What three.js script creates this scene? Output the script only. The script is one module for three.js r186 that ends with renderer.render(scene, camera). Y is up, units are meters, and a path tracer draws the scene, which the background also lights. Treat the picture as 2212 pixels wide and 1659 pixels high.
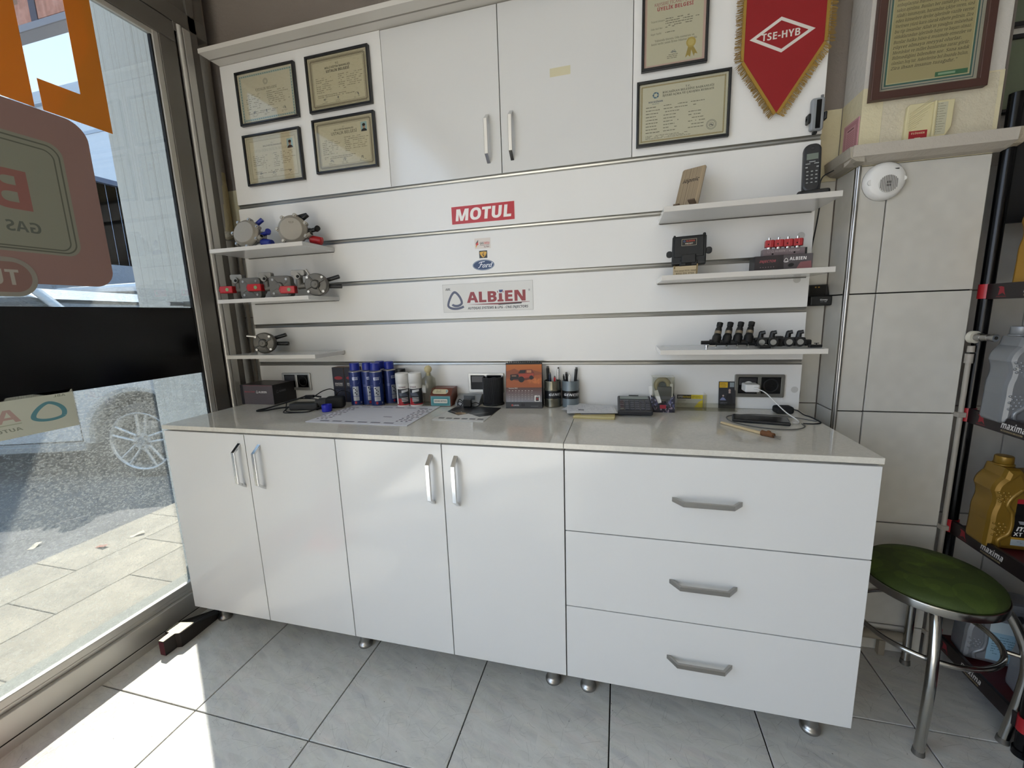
import * as THREE from 'three';
import { RoundedBoxGeometry } from 'three/addons/geometries/RoundedBoxGeometry.js';
import { mergeGeometries } from 'three/addons/utils/BufferGeometryUtils.js';

// ---------------------------------------------------------------- camera, sky, sun, exposure
const scene = new THREE.Scene();
const camera = new THREE.PerspectiveCamera(2 * Math.atan(829.5 / 892.69) * 180 / Math.PI, 2212 / 1659, 0.05, 200);
camera.rotation.order = 'YXZ';
camera.position.set(1.7217, 1.2787, 1.6843);
camera.rotation.set(-0.1669, 0.2577, -0.0337);
const renderer = new THREE.WebGLRenderer();
renderer.toneMapping = THREE.LinearToneMapping;
renderer.toneMappingExposure = 3.4;
renderer.shadowMap.enabled = true;

const SKY = 1.5;
{ // a clear sky: deeper blue overhead, paler towards the horizon, the same all round
  const w = 64, h = 64, d = new Float32Array(w * h * 4);
  for (let y = 0; y < h; y++) {
    const el = Math.max(0, (y + 0.5) / h * 2 - 1), t = Math.pow(el, 0.55);
    for (let x = 0; x < w; x++) {
      const o = (y * w + x) * 4;
      d[o] = (0.86 - 0.56 * t) * SKY; d[o + 1] = (0.90 - 0.27 * t) * SKY; d[o + 2] = (0.99 + 0.08 * t) * SKY; d[o + 3] = 1;
    }
  }
  const t = new THREE.DataTexture(d, w, h, THREE.RGBAFormat, THREE.FloatType);
  t.mapping = THREE.EquirectangularReflectionMapping; t.magFilter = THREE.LinearFilter; t.needsUpdate = true;
  scene.background = t;
}
const sun = new THREE.DirectionalLight(new THREE.Color(1, 0.95, 0.87), 9.0);
sun.position.set(-6, 9, -4.2); sun.target.position.set(0, 0, 0);
sun.castShadow = true; sun.shadow.mapSize.set(2048, 2048);
Object.assign(sun.shadow.camera, { left: -8, right: 8, top: 8, bottom: -8, near: 0.5, far: 40 });
scene.add(sun, sun.target);

// ---------------------------------------------------------------- helpers
let seed = 7;
const rnd = () => { seed = (seed * 1664525 + 1013904223) >>> 0; return seed / 4294967296; };
const V = (x, y, z) => new THREE.Vector3(x, y, z);
const PI = Math.PI;
const used = {};
function numbered(n) { const k = used[n] = (used[n] ?? -1) + 1; return k ? n + '_' + String(k).padStart(3, '0') : n; }
function thing(name, label, category, pos = [0, 0, 0], turn = 0, group) {
  const o = new THREE.Group(); o.name = numbered(name); o.position.set(...pos); o.rotation.y = turn;
  o.userData = { label, category }; if (group) o.userData.group = group;
  scene.add(o); return o;
}
function part(name, geo, mat, parent, pos) {
  const m = new THREE.Mesh(Array.isArray(geo) ? merge(geo) : geo, mat); m.name = name;
  if (pos) m.position.set(...pos);
  parent.add(m); return m;
}
const each = (name, list, mat, parent) => list.map((g) => part(name, g, mat, parent));
function struct(name, label) { const o = new THREE.Group(); o.name = numbered(name); o.userData = { kind: 'structure', label }; scene.add(o); return o; }
function smesh(name, geo, mat, label) { const m = new THREE.Mesh(Array.isArray(geo) ? merge(geo) : geo, mat); m.name = numbered(name); m.userData = { kind: 'structure', label }; scene.add(m); return m; }
function copyOf(o, label, pos, turn) {
  const c = o.clone(); c.name = numbered(o.name.replace(/_\d{3}$/, '')); scene.add(c);
  c.userData = { ...o.userData, label }; if (pos) c.position.set(...pos); if (turn !== undefined) c.rotation.y = turn; return c;
}
const merge = (list) => mergeGeometries(list.map((g) => { const q = g.index ? g.toNonIndexed() : g; for (const k of Object.keys(q.attributes)) if (!['position', 'normal', 'uv'].includes(k)) q.deleteAttribute(k); if (!q.attributes.uv) q.setAttribute('uv', new THREE.BufferAttribute(new Float32Array(q.attributes.position.count * 2), 2)); q.clearGroups(); return q; }));
// geometry, all in metres
function box(w, h, d, x = 0, y = 0, z = 0, r = 0) {
  const g = r ? new RoundedBoxGeometry(w, h, d, 2, Math.min(r, w / 2.01, h / 2.01, d / 2.01)) : new THREE.BoxGeometry(w, h, d);
  return g.translate(x, y, z);
}
const span = (x0, x1, y0, y1, z0, z1, r = 0) => box(x1 - x0, y1 - y0, z1 - z0, (x0 + x1) / 2, (y0 + y1) / 2, (z0 + z1) / 2, r);
const cyl = (r1, r2, h, x = 0, y = 0, z = 0, n = 28) => new THREE.CylinderGeometry(r1, r2, h, n).translate(x, y, z);
const cylX = (r, l, x = 0, y = 0, z = 0, n = 24, r2 = r) => new THREE.CylinderGeometry(r2, r, l, n).rotateZ(-PI / 2).translate(x, y, z);
const cylZ = (r, l, x = 0, y = 0, z = 0, n = 28, r2 = r) => new THREE.CylinderGeometry(r2, r, l, n).rotateX(PI / 2).translate(x, y, z);
const lathe = (pts, n = 36) => new THREE.LatheGeometry(pts.map((p) => new THREE.Vector2(p[0], p[1])), n);
const sph = (r, x = 0, y = 0, z = 0, n = 20) => new THREE.SphereGeometry(r, n, Math.round(n * 0.7)).translate(x, y, z);
const tube = (pts, r, seg = 40, rad = 10, closed = false) => new THREE.TubeGeometry(new THREE.CatmullRomCurve3(pts.map((p) => V(...p)), closed, 'centripetal'), seg, r, rad, closed);
const rodTo = (a, b, r, n = 14, r2 = r) => { const A = V(...a), B = V(...b), d = B.clone().sub(A), g = new THREE.CylinderGeometry(r2, r, d.length(), n); g.applyQuaternion(new THREE.Quaternion().setFromUnitVectors(V(0, 1, 0), d.normalize())); return g.translate((A.x + B.x) / 2, (A.y + B.y) / 2, (A.z + B.z) / 2); };
function poly(pts) { const s = new THREE.Shape(); pts.forEach((p, i) => (i ? s.lineTo(p[0], p[1]) : s.moveTo(p[0], p[1]))); s.closePath(); return s; }
function rrect(w, h, r, cx = 0, cy = 0, S = THREE.Shape) {
  const s = new S(), x = cx - w / 2, y = cy - h / 2;
  s.moveTo(x + r, y); s.lineTo(x + w - r, y); s.absarc(x + w - r, y + r, r, -PI / 2, 0); s.lineTo(x + w, y + h - r); s.absarc(x + w - r, y + h - r, r, 0, PI / 2);
  s.lineTo(x + r, y + h); s.absarc(x + r, y + h - r, r, PI / 2, PI); s.lineTo(x, y + r); s.absarc(x + r, y + r, r, PI, 1.5 * PI); return s;
}
const ext = (shape, depth, bevel = 0, curve = 10) => new THREE.ExtrudeGeometry(shape, { depth: depth - 2 * bevel, bevelEnabled: bevel > 0, bevelThickness: bevel, bevelSize: bevel, bevelOffset: -bevel, bevelSegments: 2, curveSegments: curve }).translate(0, 0, bevel);
// texture coordinates in metres from each face's own axes
function uvm(g, s = 1, ox = 0, oy = 0) {
  if (g.index) g = g.toNonIndexed();
  const p = g.attributes.position, n = g.attributes.normal, uv = new Float32Array(p.count * 2);
  for (let i = 0; i < p.count; i++) {
    const ax = Math.abs(n.getX(i)), ay = Math.abs(n.getY(i)), az = Math.abs(n.getZ(i));
    let u, v; if (ay >= ax && ay >= az) { u = p.getX(i); v = p.getZ(i); } else if (ax >= az) { u = p.getZ(i); v = p.getY(i); } else { u = p.getX(i); v = p.getY(i); }
    uv[2 * i] = u * s + ox; uv[2 * i + 1] = v * s + oy;
  }
  g.setAttribute('uv', new THREE.BufferAttribute(uv, 2)); return g;
}
// texture coordinates 0..1 over a flat shape's own bounds (x, y)
function uvFit(g) {
  g.computeBoundingBox(); const b = g.boundingBox, p = g.attributes.position, uv = new Float32Array(p.count * 2);
  for (let i = 0; i < p.count; i++) { uv[2 * i] = (p.getX(i) - b.min.x) / (b.max.x - b.min.x); uv[2 * i + 1] = (p.getY(i) - b.min.y) / (b.max.y - b.min.y); }
  g.setAttribute('uv', new THREE.BufferAttribute(uv, 2)); return g;
}
// ---------------------------------------------------------------- textures and materials
function canvas(w, h, draw) { const c = document.createElement('canvas'); c.width = w; c.height = h; draw(c.getContext('2d'), w, h); return c; }
function tex(w, h, draw, srgb = true) {
  const t = new THREE.CanvasTexture(canvas(w, h, draw)); if (srgb) t.colorSpace = THREE.SRGBColorSpace; t.anisotropy = 8; return t;
}
function wrap(t, rx, ry = rx) { t.wrapS = t.wrapT = THREE.RepeatWrapping; t.repeat.set(rx, ry); return t; }
const std = (color, roughness = 0.5, o = {}) => new THREE.MeshStandardMaterial({ color, roughness, metalness: 0, ...o });
const phys = (color, roughness = 0.5, o = {}) => new THREE.MeshPhysicalMaterial({ color, roughness, metalness: 0, ...o });
const printed = (t, roughness = 0.55, o = {}) => new THREE.MeshStandardMaterial({ map: t, color: 0xffffff, roughness, ...o });
// value noise for grain
function noiseGrid(n, s) { const a = []; let q = s; for (let i = 0; i < n * n; i++) { q = (q * 1664525 + 1013904223) >>> 0; a.push(q / 4294967296); } return (x, y) => { const X = Math.floor(x), Y = Math.floor(y), fx = x - X, fy = y - Y, i = ((X % n) + n) % n, j = ((Y % n) + n) % n, i2 = (i + 1) % n, j2 = (j + 1) % n, sx = fx * fx * (3 - 2 * fx), sy = fy * fy * (3 - 2 * fy); return (a[j * n + i] * (1 - sx) + a[j * n + i2] * sx) * (1 - sy) + (a[j2 * n + i] * (1 - sx) + a[j2 * n + i2] * sx) * sy; }; }
function grain(size, s, fn, srgb) { // fn(u 0..1, v 0..1, noise(freq)) -> [r,g,b] 0..255
  const grids = {}; const N = (u, v, f, k = 0) => { const key = f + '_' + k; grids[key] ??= noiseGrid(f, s * 31 + f * 7 + k * 101 + 1); return grids[key](u * f, v * f); };
  const d = new Uint8Array(size * size * 4);
  for (let y = 0; y < size; y++) for (let x = 0; x < size; x++) { const c = fn(x / size, y / size, N), o = (y * size + x) * 4; d[o] = c[0]; d[o + 1] = c[1]; d[o + 2] = c[2]; d[o + 3] = 255; }
  const t = new THREE.DataTexture(d, size, size); t.magFilter = THREE.LinearFilter; t.wrapS = t.wrapT = THREE.RepeatWrapping; if (srgb) t.colorSpace = THREE.SRGBColorSpace; t.needsUpdate = true; return t;
}
const peel = grain(512, 3, (u, v, N) => { const k = 128 + 70 * (N(u, v, 64) - 0.5) + 60 * (N(u, v, 128) - 0.5) + 30 * (N(u, v, 256) - 0.5); return [k, k, k]; });
peel.repeat.set(6, 6);
const plasterBump = grain(512, 5, (u, v, N) => { const k = 128 + 90 * (N(u, v, 16) - 0.5) + 60 * (N(u, v, 64) - 0.5) + 40 * (N(u, v, 256) - 0.5); return [k, k, k]; });
const M = {
  laminate: phys(0xd6d5d2, 0.09, { bumpMap: peel, bumpScale: 0.00004 }),
  panel: phys(0xe6e4e0, 0.2, { bumpMap: peel, bumpScale: 0.00016 }),
  edge: std(0xcfcac2, 0.4),
  carcass: std(0xc9c6c0, 0.5),
  alu: std(0xb9b8b4, 0.33, { metalness: 1 }),
  aluWhite: std(0xcac7c0, 0.38, { metalness: 0.55 }),
  aluDark: std(0x7c7872, 0.42, { metalness: 0.6 }),
  chrome: std(0xd8d8d8, 0.12, { metalness: 1 }),
  steel: std(0xa8a6a2, 0.3, { metalness: 1 }),
  cast: std(0x8d8a84, 0.5, { metalness: 0.65 }),
  castDark: std(0x6b6862, 0.5, { metalness: 0.6 }),
  black: std(0x111112, 0.45),
  blackGloss: phys(0x050506, 0.2, { specularIntensity: 0.6 }),
  blackMatt: std(0x161616, 0.75),
  rubber: std(0x1d1d1e, 0.8),
  red: std(0xb3151c, 0.35),
  blue: std(0x1b2a8c, 0.4),
  white: std(0xe2e0db, 0.45),
  gap: std(0x15130f, 0.9),
  brass: std(0x9a7b3f, 0.35, { metalness: 1 }),
};
// aluminium-framed glass
M.glass = phys(0xfcfcfc, 0.0, { transmission: 1, thickness: 0, ior: 1.5 });
M.tinted = phys(new THREE.Color(0.53, 0.535, 0.53), 0.0, { transmission: 1, thickness: 0, ior: 1.5 });
M.clear = phys(0xf2f2ee, 0.05, { transmission: 1, thickness: 0, ior: 1.45 });
// ---------------------------------------------------------------- the room shell
const stone = grain(1024, 11, (u, v, N) => {
  let k = 168 + 26 * (N(u, v, 6) - 0.5) + 20 * (N(u, v, 24) - 0.5) + 16 * (N(u, v * 0.35, 128, 1) - 0.5) + 18 * (N(u, v, 256) - 0.5);
  return [k, k * 0.985, k * 0.945];
}, true);
const floorMap = (s) => tex(1024, 1024, (c, w, h) => {
  c.fillStyle = '#d0cec7'; c.fillRect(0, 0, w, h); seed = s;
  for (let i = 0; i < 2600; i++) { const a = rnd() * 0.028; c.fillStyle = rnd() < 0.5 ? `rgba(90,88,80,${a})` : `rgba(230,228,218,${a})`; const r = 4 + rnd() * 46; c.beginPath(); c.ellipse(rnd() * w, rnd() * h, r * 2.2, r * 0.6, -0.5 + rnd() * 0.3, 0, 7); c.fill(); }
  for (let i = 0; i < 9000; i++) { c.fillStyle = `rgba(${rnd() < 0.5 ? '70,68,62' : '235,232,222'},${0.05 + rnd() * 0.1})`; c.fillRect(rnd() * w, rnd() * h, 1 + rnd() * 3, 1 + rnd()); }
  for (let i = 0; i < 380; i++) { // fine hair scratches
    c.strokeStyle = `rgba(70,66,58,${0.1 + rnd() * 0.3})`; c.lineWidth = 0.6 + rnd() * 0.9; const x = rnd() * w, y = rnd() * h, a = rnd() * 7, l = 20 + rnd() * 110;
    c.beginPath(); c.moveTo(x, y); c.quadraticCurveTo(x + Math.cos(a) * l * 0.5 + rnd() * 24 - 12, y + Math.sin(a) * l * 0.5 + rnd() * 24 - 12, x + Math.cos(a) * l, y + Math.sin(a) * l); c.stroke();
  }
  for (let i = 0; i < 16; i++) { c.fillStyle = 'rgba(40,34,30,.75)'; const r = 1 + rnd() * 2.6; c.beginPath(); c.ellipse(rnd() * w, rnd() * h, r, r * 0.7, rnd() * 3, 0, 7); c.fill(); }
});
const floorMats = [21, 57, 93].map((s) => std(0xffffff, 0.34, { map: floorMap(s), bumpMap: plasterBump, bumpScale: 0.0003 }));
const XL = -0.088, XR = 3.55, ZB = -0.085, ZF = 6.0, CE = 3.2, T = 0.45;
const floor = struct('floor', 'light grey stone-look floor tiles with dark joints');
part('subfloor', span(-0.2, XR + 0.2, -0.12, -0.006, -0.3, ZF + 0.2), M.gap, floor);
function bevelTile(w, h, d, b) { // flat tile with a small chamfer round its upper face, uv 0..1
  const hw = w / 2, hd = d / 2, P = [[-hw, 0, -hd], [hw, 0, -hd], [hw, 0, hd], [-hw, 0, hd]], y1 = h - b, Q = P.map((p) => [p[0], y1, p[2]]), R = P.map((p) => [p[0] - Math.sign(p[0]) * b, h, p[2] - Math.sign(p[2]) * b]);
  const pos = [], quad = (a, e, c, f) => pos.push(...a, ...e, ...c, ...a, ...c, ...f);
  for (let i = 0; i < 4; i++) { const j = (i + 1) % 4; quad(P[j], P[i], Q[i], Q[j]); quad(Q[j], Q[i], R[i], R[j]); }
  quad(R[3], R[2], R[1], R[0]);
  const g = new THREE.BufferGeometry(); g.setAttribute('position', new THREE.Float32BufferAttribute(pos, 3)); g.computeVertexNormals(); return g;
}
{
  let n = 0;
  for (let i = -1; i < 8; i++) for (let j = -1; j < 13; j++) {
    const x0 = Math.max(XL, 0.3522 + i * T + 0.002), x1 = Math.min(XR, 0.3522 + (i + 1) * T - 0.002), z0 = Math.max(ZB, 0.3587 + j * T + 0.002), z1 = Math.min(ZF, 0.3587 + (j + 1) * T - 0.002);
    if (x1 - x0 < 0.02 || z1 - z0 < 0.02) continue;
    const g = bevelTile(x1 - x0, 0.006, z1 - z0, 0.0012), p = g.attributes.position, uv = [];
    const ox = rnd(), oy = rnd(); for (let k = 0; k < p.count; k++) uv.push(p.getX(k) / 0.5 + ox, p.getZ(k) / 0.5 + oy);
    g.setAttribute('uv', new THREE.Float32BufferAttribute(uv, 2));
    for (const m of floorMats) wrap(m.map, 1, 1);
    part(n ? 'tile_' + String(n).padStart(3, '0') : 'tile', g, floorMats[(i * 5 + j * 3 + 20) % 3], floor, [(x0 + x1) / 2, -0.006, (z0 + z1) / 2]); n++;
  }
}
const plaster = (c, s = 0.003) => std(c, 0.85, { bumpMap: plasterBump, bumpScale: s });
M.plasterGrey = plaster(0x847a72); M.plasterCream = plaster(0xd2c8a6); M.plasterPale = plaster(0xc4bfb6); M.ceiling = plaster(0xebe8e2); M.wallPlain = plaster(0xe2ded6);
M.wallTile = std(0xd4d0c9, 0.25, { map: grain(512, 17, (u, v, N) => { const k = 238 + 6 * (N(u, v, 5) - 0.5) + 8 * (N(u, v, 40) - 0.5); return [k, k, k * 0.985]; }, true) });
M.wallTileShade = M.wallTile;
smesh('ceiling', span(-0.5, XR + 0.3, CE, CE + 0.2, -0.35, ZF + 0.3), M.ceiling, 'plain plastered ceiling');
// back wall: plaster core, tiles up to 1.70 m
{
  const w = struct('wall_back', 'grey plastered back wall, tiled below shoulder height');
  part('plaster', uvm(span(-0.5, XR + 0.3, -0.1, CE, -0.35, ZB - 0.008), 1.5), M.plasterGrey, w);
  const rows = [0, 0.108, 0.5075, 0.9085, 1.307, 1.70];
  for (const [xs] of [[[-0.25, -0.1, 0.3, 0.7, 1.1, 1.5, 1.9, 2.3, 2.4455]]]) for (let r = 0; r < 5; r++) for (let k = 0; k + 1 < xs.length; k++) {
    const g = bevelTile(xs[k + 1] - xs[k] - 0.004, 0.008, rows[r + 1] - rows[r] - 0.004, 0.001); g.rotateX(PI / 2);
    part('tile', uvm(g, 1, k * 0.37, r * 0.61), M.wallTile, w, [(xs[k] + xs[k + 1]) / 2, (rows[r] + rows[r + 1]) / 2, ZB - 0.008]);
  }
  part('paint_band', uvm(span(-0.25, 2.4455, 1.70, 1.93, ZB - 0.008, ZB - 0.006), 1.5), M.plasterCream, w);
  const xs = [2.80, 3.02, 3.27, 3.55];
  for (let r = 0; r < 5; r++) for (let k = 0; k < 3; k++) {
    const g = bevelTile(xs[k + 1] - xs[k] - 0.004, 0.008, rows[r + 1] - rows[r] - 0.004, 0.001); g.rotateX(PI / 2);
    part('tile', uvm(g, 1, k * 0.37, r * 0.61), M.wallTile, w, [(xs[k] + xs[k + 1]) / 2, (rows[r] + rows[r + 1]) / 2, ZB - 0.008]);
  }
  part('paint_band', uvm(span(2.80, XR, 1.70, CE, ZB - 0.008, ZB - 0.004), 1.5), M.plasterPale, w);
}
// corner pillar beside the slat wall
{
  const w = struct('wall_right_pillar', 'tiled pillar with painted plaster above'), X0 = 2.4455, X1 = 2.792, Z1 = 0.04;
  part('core', span(X0 + 0.008, X1 - 0.004, -0.1, CE, ZB - 0.02, Z1 - 0.008), M.gap, w);
  const rows = [0, 0.108, 0.5075, 0.9085, 1.307, 1.705], xs = [X0 + 0.012, 2.536, X1];
  for (let r = 0; r < 5; r++) {
    for (let k = 0; k < 2; k++) { const g = bevelTile(xs[k + 1] - xs[k] - 0.004, 0.008, rows[r + 1] - rows[r] - 0.004, 0.001); g.rotateX(PI / 2); part('tile', uvm(g, 1, k * 0.41 + 0.1, r * 0.53), M.wallTile, w, [(xs[k] + xs[k + 1]) / 2, (rows[r] + rows[r + 1]) / 2, Z1 - 0.008]); }
    const g = bevelTile(rows[r + 1] - rows[r] - 0.004, 0.008, Z1 - ZB - 0.014, 0.001); g.rotateZ(PI / 2); part('tile', uvm(g, 1, 0.3, r * 0.29), M.wallTile, w, [X0 + 0.008, (rows[r] + rows[r + 1]) / 2, (Z1 + ZB) / 2 - 0.004]);
  }
  part('corner_trim', [span(X0, X0 + 0.012, 0, 1.705, Z1 - 0.012, Z1 + 0.002, 0.003), cyl(0.006, 0.006, 1.705, X0 + 0.008, 0.8525, Z1 + 0.001, 16)], M.steel, w);
  part('lower_paint', uvm(span(X0, X1, 1.705, 1.93, ZB, Z1 - 0.002), 1.5), M.plasterCream, w);
  part('upper_paint', uvm(span(X0 + 0.001, X1 - 0.001, 1.93, CE, ZB, Z1 - 0.003), 1.5), M.plasterPale, w);
  part('plaster_patch', uvm(span(X0 + 0.055, X1 - 0.012, 1.742, 1.925, Z1 - 0.002, Z1 - 0.0005), 1.5), plaster(0xc9c0a8, 0.005), w);
  part('edge_strip', span(X1, X1 + 0.012, 1.75, CE, -0.06, Z1 - 0.012), M.plasterGrey, w);
  part('edge_strip', span(X1 + 0.02, X1 + 0.03, 1.75, CE, -0.085, -0.05), M.plasterPale, w);
}
{ // moulding ledge on top of the tiles
  const l = struct('trim_1', 'chipped pale ledge moulding above the pillar tiles');
  const prof = poly([[0.036, 1.706], [0.06, 1.71], [0.088, 1.722], [0.092, 1.754], [0.036, 1.757]]);
  part('front_moulding', uvm(ext(prof, 0.40).rotateY(-PI / 2).translate(2.812, 0, 0), 2), plaster(0xb9b1a4, 0.002), l);
  part('side_moulding', uvm(ext(poly([[2.4455, 1.706], [2.425, 1.71], [2.408, 1.722], [2.404, 1.752], [2.4455, 1.757]]), 0.17).translate(0, 0, -0.085), 2), plaster(0xa79f90, 0.003), l);
  part('broken_end', uvm(ext(poly([[0.037, 1.708], [0.075, 1.716], [0.088, 1.735], [0.084, 1.757], [0.06, 1.764], [0.037, 1.756]]), 0.022).rotateY(-PI / 2).translate(2.834, 0, 0), 2), plaster(0xa89c88, 0.006), l);
}
// right wall and far end wall (behind the camera), outside the picture
smesh('wall_right', span(XR, XR + 0.2, -0.1, CE, -0.35, ZF + 0.2), plaster(0x8f8a82), 'plain painted wall behind the oil rack');
{
  const w = struct('wall_front', 'plain painted wall at the far end of the shop');
  part('plaster', span(-0.3, XR, -0.1, CE, ZF, ZF + 0.2), M.wallPlain, w);
}
// ---------------------------------------------------------------- glazed aluminium front on the left
const GX = -0.112; // the panes' plane
function leaf(name, label, z0, z1, stile, y1 = 2.53, tint = false) {
  const l = struct(name, label), y0 = 0.034, f0 = 0.118, f1 = y1 - 0.078;
  part('bottom_rail', [span(-0.135, -0.088, y0, f0, z0, z1, 0.003), span(-0.128, -0.1035, f0, 0.135, z0 + stile, z1 - stile, 0.003)], M.aluWhite, l);
  part('glazing_bead', [span(-0.121, -0.1, 0.135, 0.165, z0 + stile, z1 - stile, 0.004), span(-0.121, -0.1, f1 - 0.02, f1, z0 + stile, z1 - stile, 0.003)], M.aluWhite, l);
  part('top_rail', span(-0.135, -0.096, f1, y1, z0, z1, 0.003), M.aluDark, l);
  for (const [a, b, c, d] of [[z0, z0 + stile, z0 + stile, z0 + stile + 0.024], [z1 - stile, z1, z1 - stile - 0.024, z1 - stile]]) {
    part('stile', span(-0.135, -0.096, f0, f1, a, b, 0.003), M.aluDark, l);
    part('stile_bead', span(-0.121, -0.099, 0.165, f1, c, d, 0.003), M.aluWhite, l);
    part('gasket', span(-0.119, -0.105, 0.165, f1, c < a ? c - 0.006 : d, c < a ? c : d + 0.006), M.rubber, l);
  }
  part('pane', span(GX - 0.003, GX + 0.003, 0.16, f1 - 0.015, z0 + stile, z1 - stile), tint ? M.tinted : M.glass, l);
  return l;
}
const leaf1 = leaf('window_1', 'dark aluminium sliding glass leaf beside the counter', 0.137, 1.60, 0.07, 2.53, true);
leaf('window_2', 'next glass leaf of the shop front', 1.61, 3.0, 0.06, 3.15);
leaf('window_3', 'third glass leaf of the shop front', 3.01, 4.4, 0.06, 3.15);
leaf('window_4', 'rearmost glass leaf of the shop front', 4.41, 5.99, 0.06, 3.15);
{
  const s = struct('trim_2', 'aluminium floor track and fixed jamb of the glass front');
  part('floor_track', [span(-0.2, -0.0865, -0.01, 0.031, -0.02, ZF, 0.002)], M.aluWhite, s);
  part('track_seal', span(-0.13, -0.089, 0.031, 0.034, -0.02, ZF), M.gap, s);
  part('jamb_round', cyl(0.011, 0.011, 2.5, -0.101, 1.28, 0.113, 20), M.aluWhite, s);
  part('jamb_plate', span(-0.15, -0.094, 0.03, 2.53, 0.066, 0.1, 0.003), M.aluWhite, s);
  part('jamb_back', span(-0.16, -0.118, 0.03, 2.53, 0.03, 0.137, 0), M.aluDark, s);
  part('jamb_cover', span(-0.15, -0.1, 0.03, CE, 0.03, 0.0655, 0.002), M.aluDark, s);
  part('header_box', [span(-0.2, -0.1, 2.535, 2.6, -0.02, 1.605, 0.003), span(-0.2, -0.11, 2.605, CE, -0.02, 1.605), span(-0.2, -0.1, 3.155, CE, 1.605, ZF)], M.aluDark, s);
  part('header_track', span(-0.13, -0.098, 2.50, 2.535, 0.066, 0.137, 0.002), M.steel, s);
}
{ // pipes in the dark corner
  const p = thing('wall_pipe', 'painted drain pipe in the dark corner left of the slat wall', 'pipe', [-0.18, 0, -0.057]);
  const pm = plaster(0x8f877b, 0.002), pm2 = plaster(0xb3a27c, 0.003);
  part('upper_pipe', cyl(0.026, 0.027, 1.48, 0, 2.46, 0), pm, p);
  part('middle_pipe', cyl(0.023, 0.025, 0.28, 0.004, 1.865, 0), pm2, p);
  part('elbow', [sph(0.024, 0.008, 1.715, 0.006), cylX(0.014, 0.07, 0.03, 1.713, 0.012)], plaster(0xc3b79e, 0.003), p);
  part('lower_pipe', cyl(0.024, 0.024, 1.68, 0, 0.845, 0), pm, p);
  const q = thing('thin_pipe', 'thin conduit running down beside the drain pipe', 'pipe', [-0.132, 0, -0.066]);
  part('conduit', cyl(0.009, 0.009, 1.68, 0, 0.845, 0), pm, q);
  each('clip', [box(0.03, 0.012, 0.02, 0, 0.5, 0, 0.002), box(0.03, 0.012, 0.02, 0, 1.4, 0, 0.002)], M.castDark, q);
}
// ---------------------------------------------------------------- outdoors
{
  const asphalt = std(0x7c7c7c, 0.95, { map: grain(512, 23, (u, v, N) => { const k = 196 + 70 * (N(u, v, 256) - 0.5) + 60 * (N(u, v, 128, 1) - 0.5) + 30 * (N(u, v, 8) - 0.5); return [k, k, k]; }, true), bumpMap: plasterBump, bumpScale: 0.01 });
  smesh('road', uvm(span(-40, -1.46, -0.2, -0.035, -30, 30), 0.9), asphalt, 'rough grey asphalt yard');
  const pv = struct('pavement', 'pale stone slabs in front of the glass');
  part('bed', span(-1.48, -0.2, -0.2, -0.03, -4, 8), M.gap, pv);
  const slabMat = [0, 1].map((k) => std(0xc9c2b2, 0.75, { map: wrap(stone.clone(), 1.2, 1.2), bumpMap: plasterBump, bumpScale: 0.0008 }));
  const edges = [-1.46, -1.125, -0.785, -0.48];
  for (let r = 0; r < 3; r++) for (let k = 0; k < 12; k++) {
    const off = [0.305, 0.57, 0.27][r] - 2.4, z0 = off + k * 0.6, w = edges[r + 1] - edges[r] - 0.004;
    const g = bevelTile(w, 0.03, 0.596, 0.0015); part('slab', uvm(g, 1, k * 0.31 + r * 0.17, k * 0.43), slabMat[(k + r) % 2], pv, [(edges[r] + edges[r + 1]) / 2, -0.045, z0 + 0.3]);
  }
  part('threshold', uvm(span(-0.478, -0.2, -0.06, -0.008, -0.3, 6, 0.003), 3), std(0x8b948c, 0.6, { map: wrap(stone.clone(), 3, 3) }), pv);
  // rendered pillar outside, right of the glass
  const streak = tex(512, 1024, (c, w, h) => {
    c.fillStyle = '#ebe9df'; c.fillRect(0, 0, w, h); seed = 77;
    for (let i = 0; i < 2500; i++) { c.fillStyle = `rgba(${rnd() < 0.5 ? '120,115,95' : '250,248,240'},${rnd() * 0.06})`; c.fillRect(rnd() * w, rnd() * h, 2 + rnd() * 5, 2 + rnd() * 12); }
    for (let i = 0; i < 26; i++) { let x = 20 + rnd() * (w - 40); c.strokeStyle = `rgba(110,104,82,${0.12 + rnd() * 0.3})`; c.lineWidth = 0.8 + rnd() * 2.2; c.beginPath(); let y = rnd() * h * 0.2; c.moveTo(x, y); while (y < h) { y += 20 + rnd() * 40; x += rnd() * 5 - 2.5; c.lineTo(x, y); if (rnd() < 0.03) break; } c.stroke(); }
  });
  smesh('wall_outside', uvFit(span(-0.552, -0.2, -0.2, 3.4, -0.5, 0.148).toNonIndexed()), std(0xffffff, 0.85, { map: streak, bumpMap: plasterBump, bumpScale: 0.001 }), 'streaked cream rendered pillar outside the glass');
  // door stop rod on the outside of the leaf
  const rod = thing('door_pin', 'short steel pin above the right end of the black film', 'pin', [-0.145, 1.372, 0.235]);
  part('pin', cylZ(0.009, 0.075, 0, 0, 0.035), M.steel, rod); part('sleeve', cylZ(0.012, 0.035, 0, 0, 0.0), M.aluWhite, rod);
}
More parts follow.
